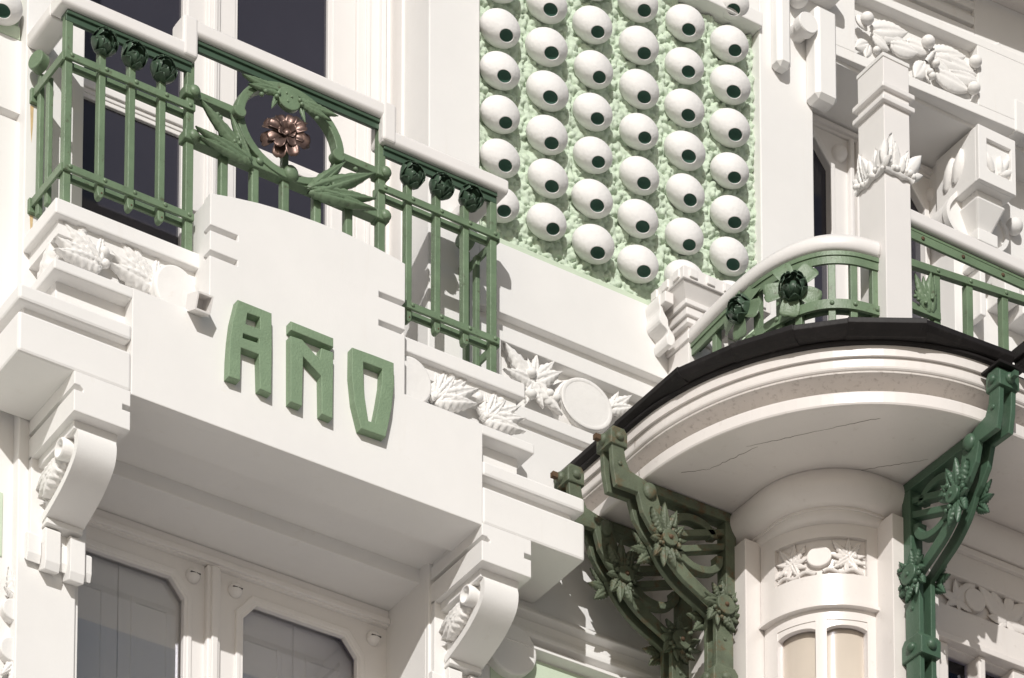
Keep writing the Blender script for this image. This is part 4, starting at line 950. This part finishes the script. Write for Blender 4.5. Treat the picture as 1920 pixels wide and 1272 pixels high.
def at2(px, py): return U(px, py, .0)
cb2 = thing('carved_corbel', 'white corbel with a carved leaf block above tapering steps, right of the pillar', 'corbel', (2.9, 0, 14.3))
def cq(name, me, bev=.006, m=WHITE, es=0): return part(name, me, m, cb2, bev=bev, es=es)
c1 = U(1829, 236, -.02); c2 = U(1829, 338, -.02); c3 = U(1893, 262, -.02)
xl, xr, zt, zb = c1.x, c3.x + .02, c1.z, c2.z
cq('block', boxm(xl, xr, -.02, .30, zb, zt))
cq('block_frame', plate([[(xl, zb), (xr, zb), (xr, zt), (xl, zt)], [(xl + .055, zb + .07), (xr - .03, zb + .07), (xr - .03, zt - .06), (xl + .055, zt - .06)]], -.03, .022, .003), 0)
for a, an, L in ((.3, 125, .12), (.45, 60, .12), (.5, 100, .10), (.45, 25, .11)): part('leaf', LEAF_B, PLASTER, cb2, front((xl + .04 + (xr - xl) * a, -.022, zb + .09), R(an), L, 0, .12))
for a in (.15, .22): part('leaf', LEAF_B, PLASTER, cb2, basis((xl - .002, a, zb + .08), (-1, 0, 0), (0, -.45, 1), .17))
def frus(x0, x1, y0, y1, za, X0, X1, Y0, Y1, zb_2, name): cq(name, MB().add([(x0, y0, za), (x1, y0, za), (x1, y1, za), (x0, y1, za), (X0, Y0, zb_2), (X1, Y0, zb_2), (X1, Y1, zb_2), (X0, Y1, zb_2)], [(0, 3, 2, 1), (4, 5, 6, 7), (0, 1, 5, 4), (1, 2, 6, 5), (2, 3, 7, 6), (3, 0, 4, 7)]).me(), .012)
cq('neck', boxm(xl + .045, xr - .03, .03, .3, zb - .05, zb + .001))
frus(xl + .095, xr - .07, .085, .3, zb - .185, xl + .030, xr - .02, .012, .3, zb - .045, 'cushion')
cq('step', boxm(xl + .07, xr - .045, .055, .32, zb - .255, zb - .185)); cq('step', boxm(xl + .105, xr - .075, .09, .32, zb - .31, zb - .255)); cq('step', boxm(xl + .085, xr - .06, .072, .32, zb - .35, zb - .31)); cq('drop', boxm(xl + .12, xr - .09, .105, .33, zb - .62, zb - .35))
for sg, xo in ((-1, xl + .06), (1, xr - .03)):
    ck = catmull([(xo, zb + .06), (xo + sg * .05, zb + .03), (xo + sg * .115, zb - .06), (xo + sg * .105, zb - .14), (xo + sg * .04, zb - .20), (xo - sg * .03, zb - .215)], 7)
    cq('cheek', MB().prism([(q.x, q.y) for q in ck] + [(xo - sg * .05, zb + .06)], .155, .30, lambda u, q, t: (u, t, q)).me(), 0, es=35)
    cq('cheek_rim', MB().prism(ribbon2d([(q.x, q.y) for q in ck], .022), .135, .17, lambda u, q, t: (u, t, q)).me(), 0, es=35)
part('ball', BALL, WHITE, cb2, Matrix.Translation(U(1902, 425, .175)) @ Matrix.Scale(.045, 4))
cq('drop', boxm(xr + .0, xr + .10, .06, .3, zb - .50, zb - .27)); cq('drop', boxm(xr + .12, xr + .34, .06, .3, zb - .55, zb - .36))

def hang(px, py, label, s=1.0, y=-.0):
    p = U(px, py, y); t = thing('hanging_ornament', label, 'ornament', (p.x, 0, p.z - .5))
    def hq(name, x0, x1, z0, z1_, d, pt=.05): part(name, MB().prism([(p.x + x0 * s, p.z + z0 * s), (p.x + (x0 + x1) / 2 * s, p.z + (z0 - pt * 0) * s), (p.x + x1 * s, p.z + z0 * s), (p.x + x1 * s, p.z + z1_ * s), (p.x + x0 * s, p.z + z1_ * s)], y + .01, y - d * s, lambda u, q, tt: (u, tt, q)).me(), WHITE, t, bev=.022 * s, seg=1)
    hq('strip', -.16, -.075, -.26, .30, .075); hq('strip', .055, .19, -.36, .14, .10)
    part('button', lathe([(.8, 0), (.8, .5), (1, .55), (1, .95), (.94, 1), (0, 1)], 26, False), WHITE, t, front((p.x, y + .002, p.z), 0, .058 * s, 0, .11 * s, .055 * s))
    part('knob', BALL, WHITE, t, Matrix.Translation((p.x - .02 * s, y - .05 * s, p.z + .17 * s)) @ Matrix.Scale(.055 * s, 4))
    part('collar', boxm(p.x - .05 * s, p.x + .22 * s, y - .14 * s, y + .01, p.z + .22 * s, p.z + .30 * s), WHITE, t, bev=.02)
hang(1492, 66, 'white hanging ornament with round button beside the stucco eye panel')
p = U(1885, 160, .0)
hg = thing('curled_ornament', 'white curled ornament with square drops on the wall past the carved beam', 'ornament', (p.x, 0, p.z - .3))
CC = catmull([(p.x - .06, p.z + .16), (p.x - .14, p.z + .08), (p.x - .12, p.z - .05), (p.x - .02, p.z - .14)], 6)
part('curl', MB().prism(ribbon2d([(q.x, q.y) for q in CC], .06), .05, -.05, lambda u, q, t: (u, t, q)).me(), WHITE, hg, bev=.008)
part('back_plate', boxm(p.x - .05, p.x + .5, -.04, .05, p.z - .15, p.z + .20), WHITE, hg, bev=.01)
for a in (.0, .12, .26): part('drop', boxm(p.x + a, p.x + a + .08, -.075, .05, p.z - .30, p.z - .12), WHITE, hg, bev=.008)
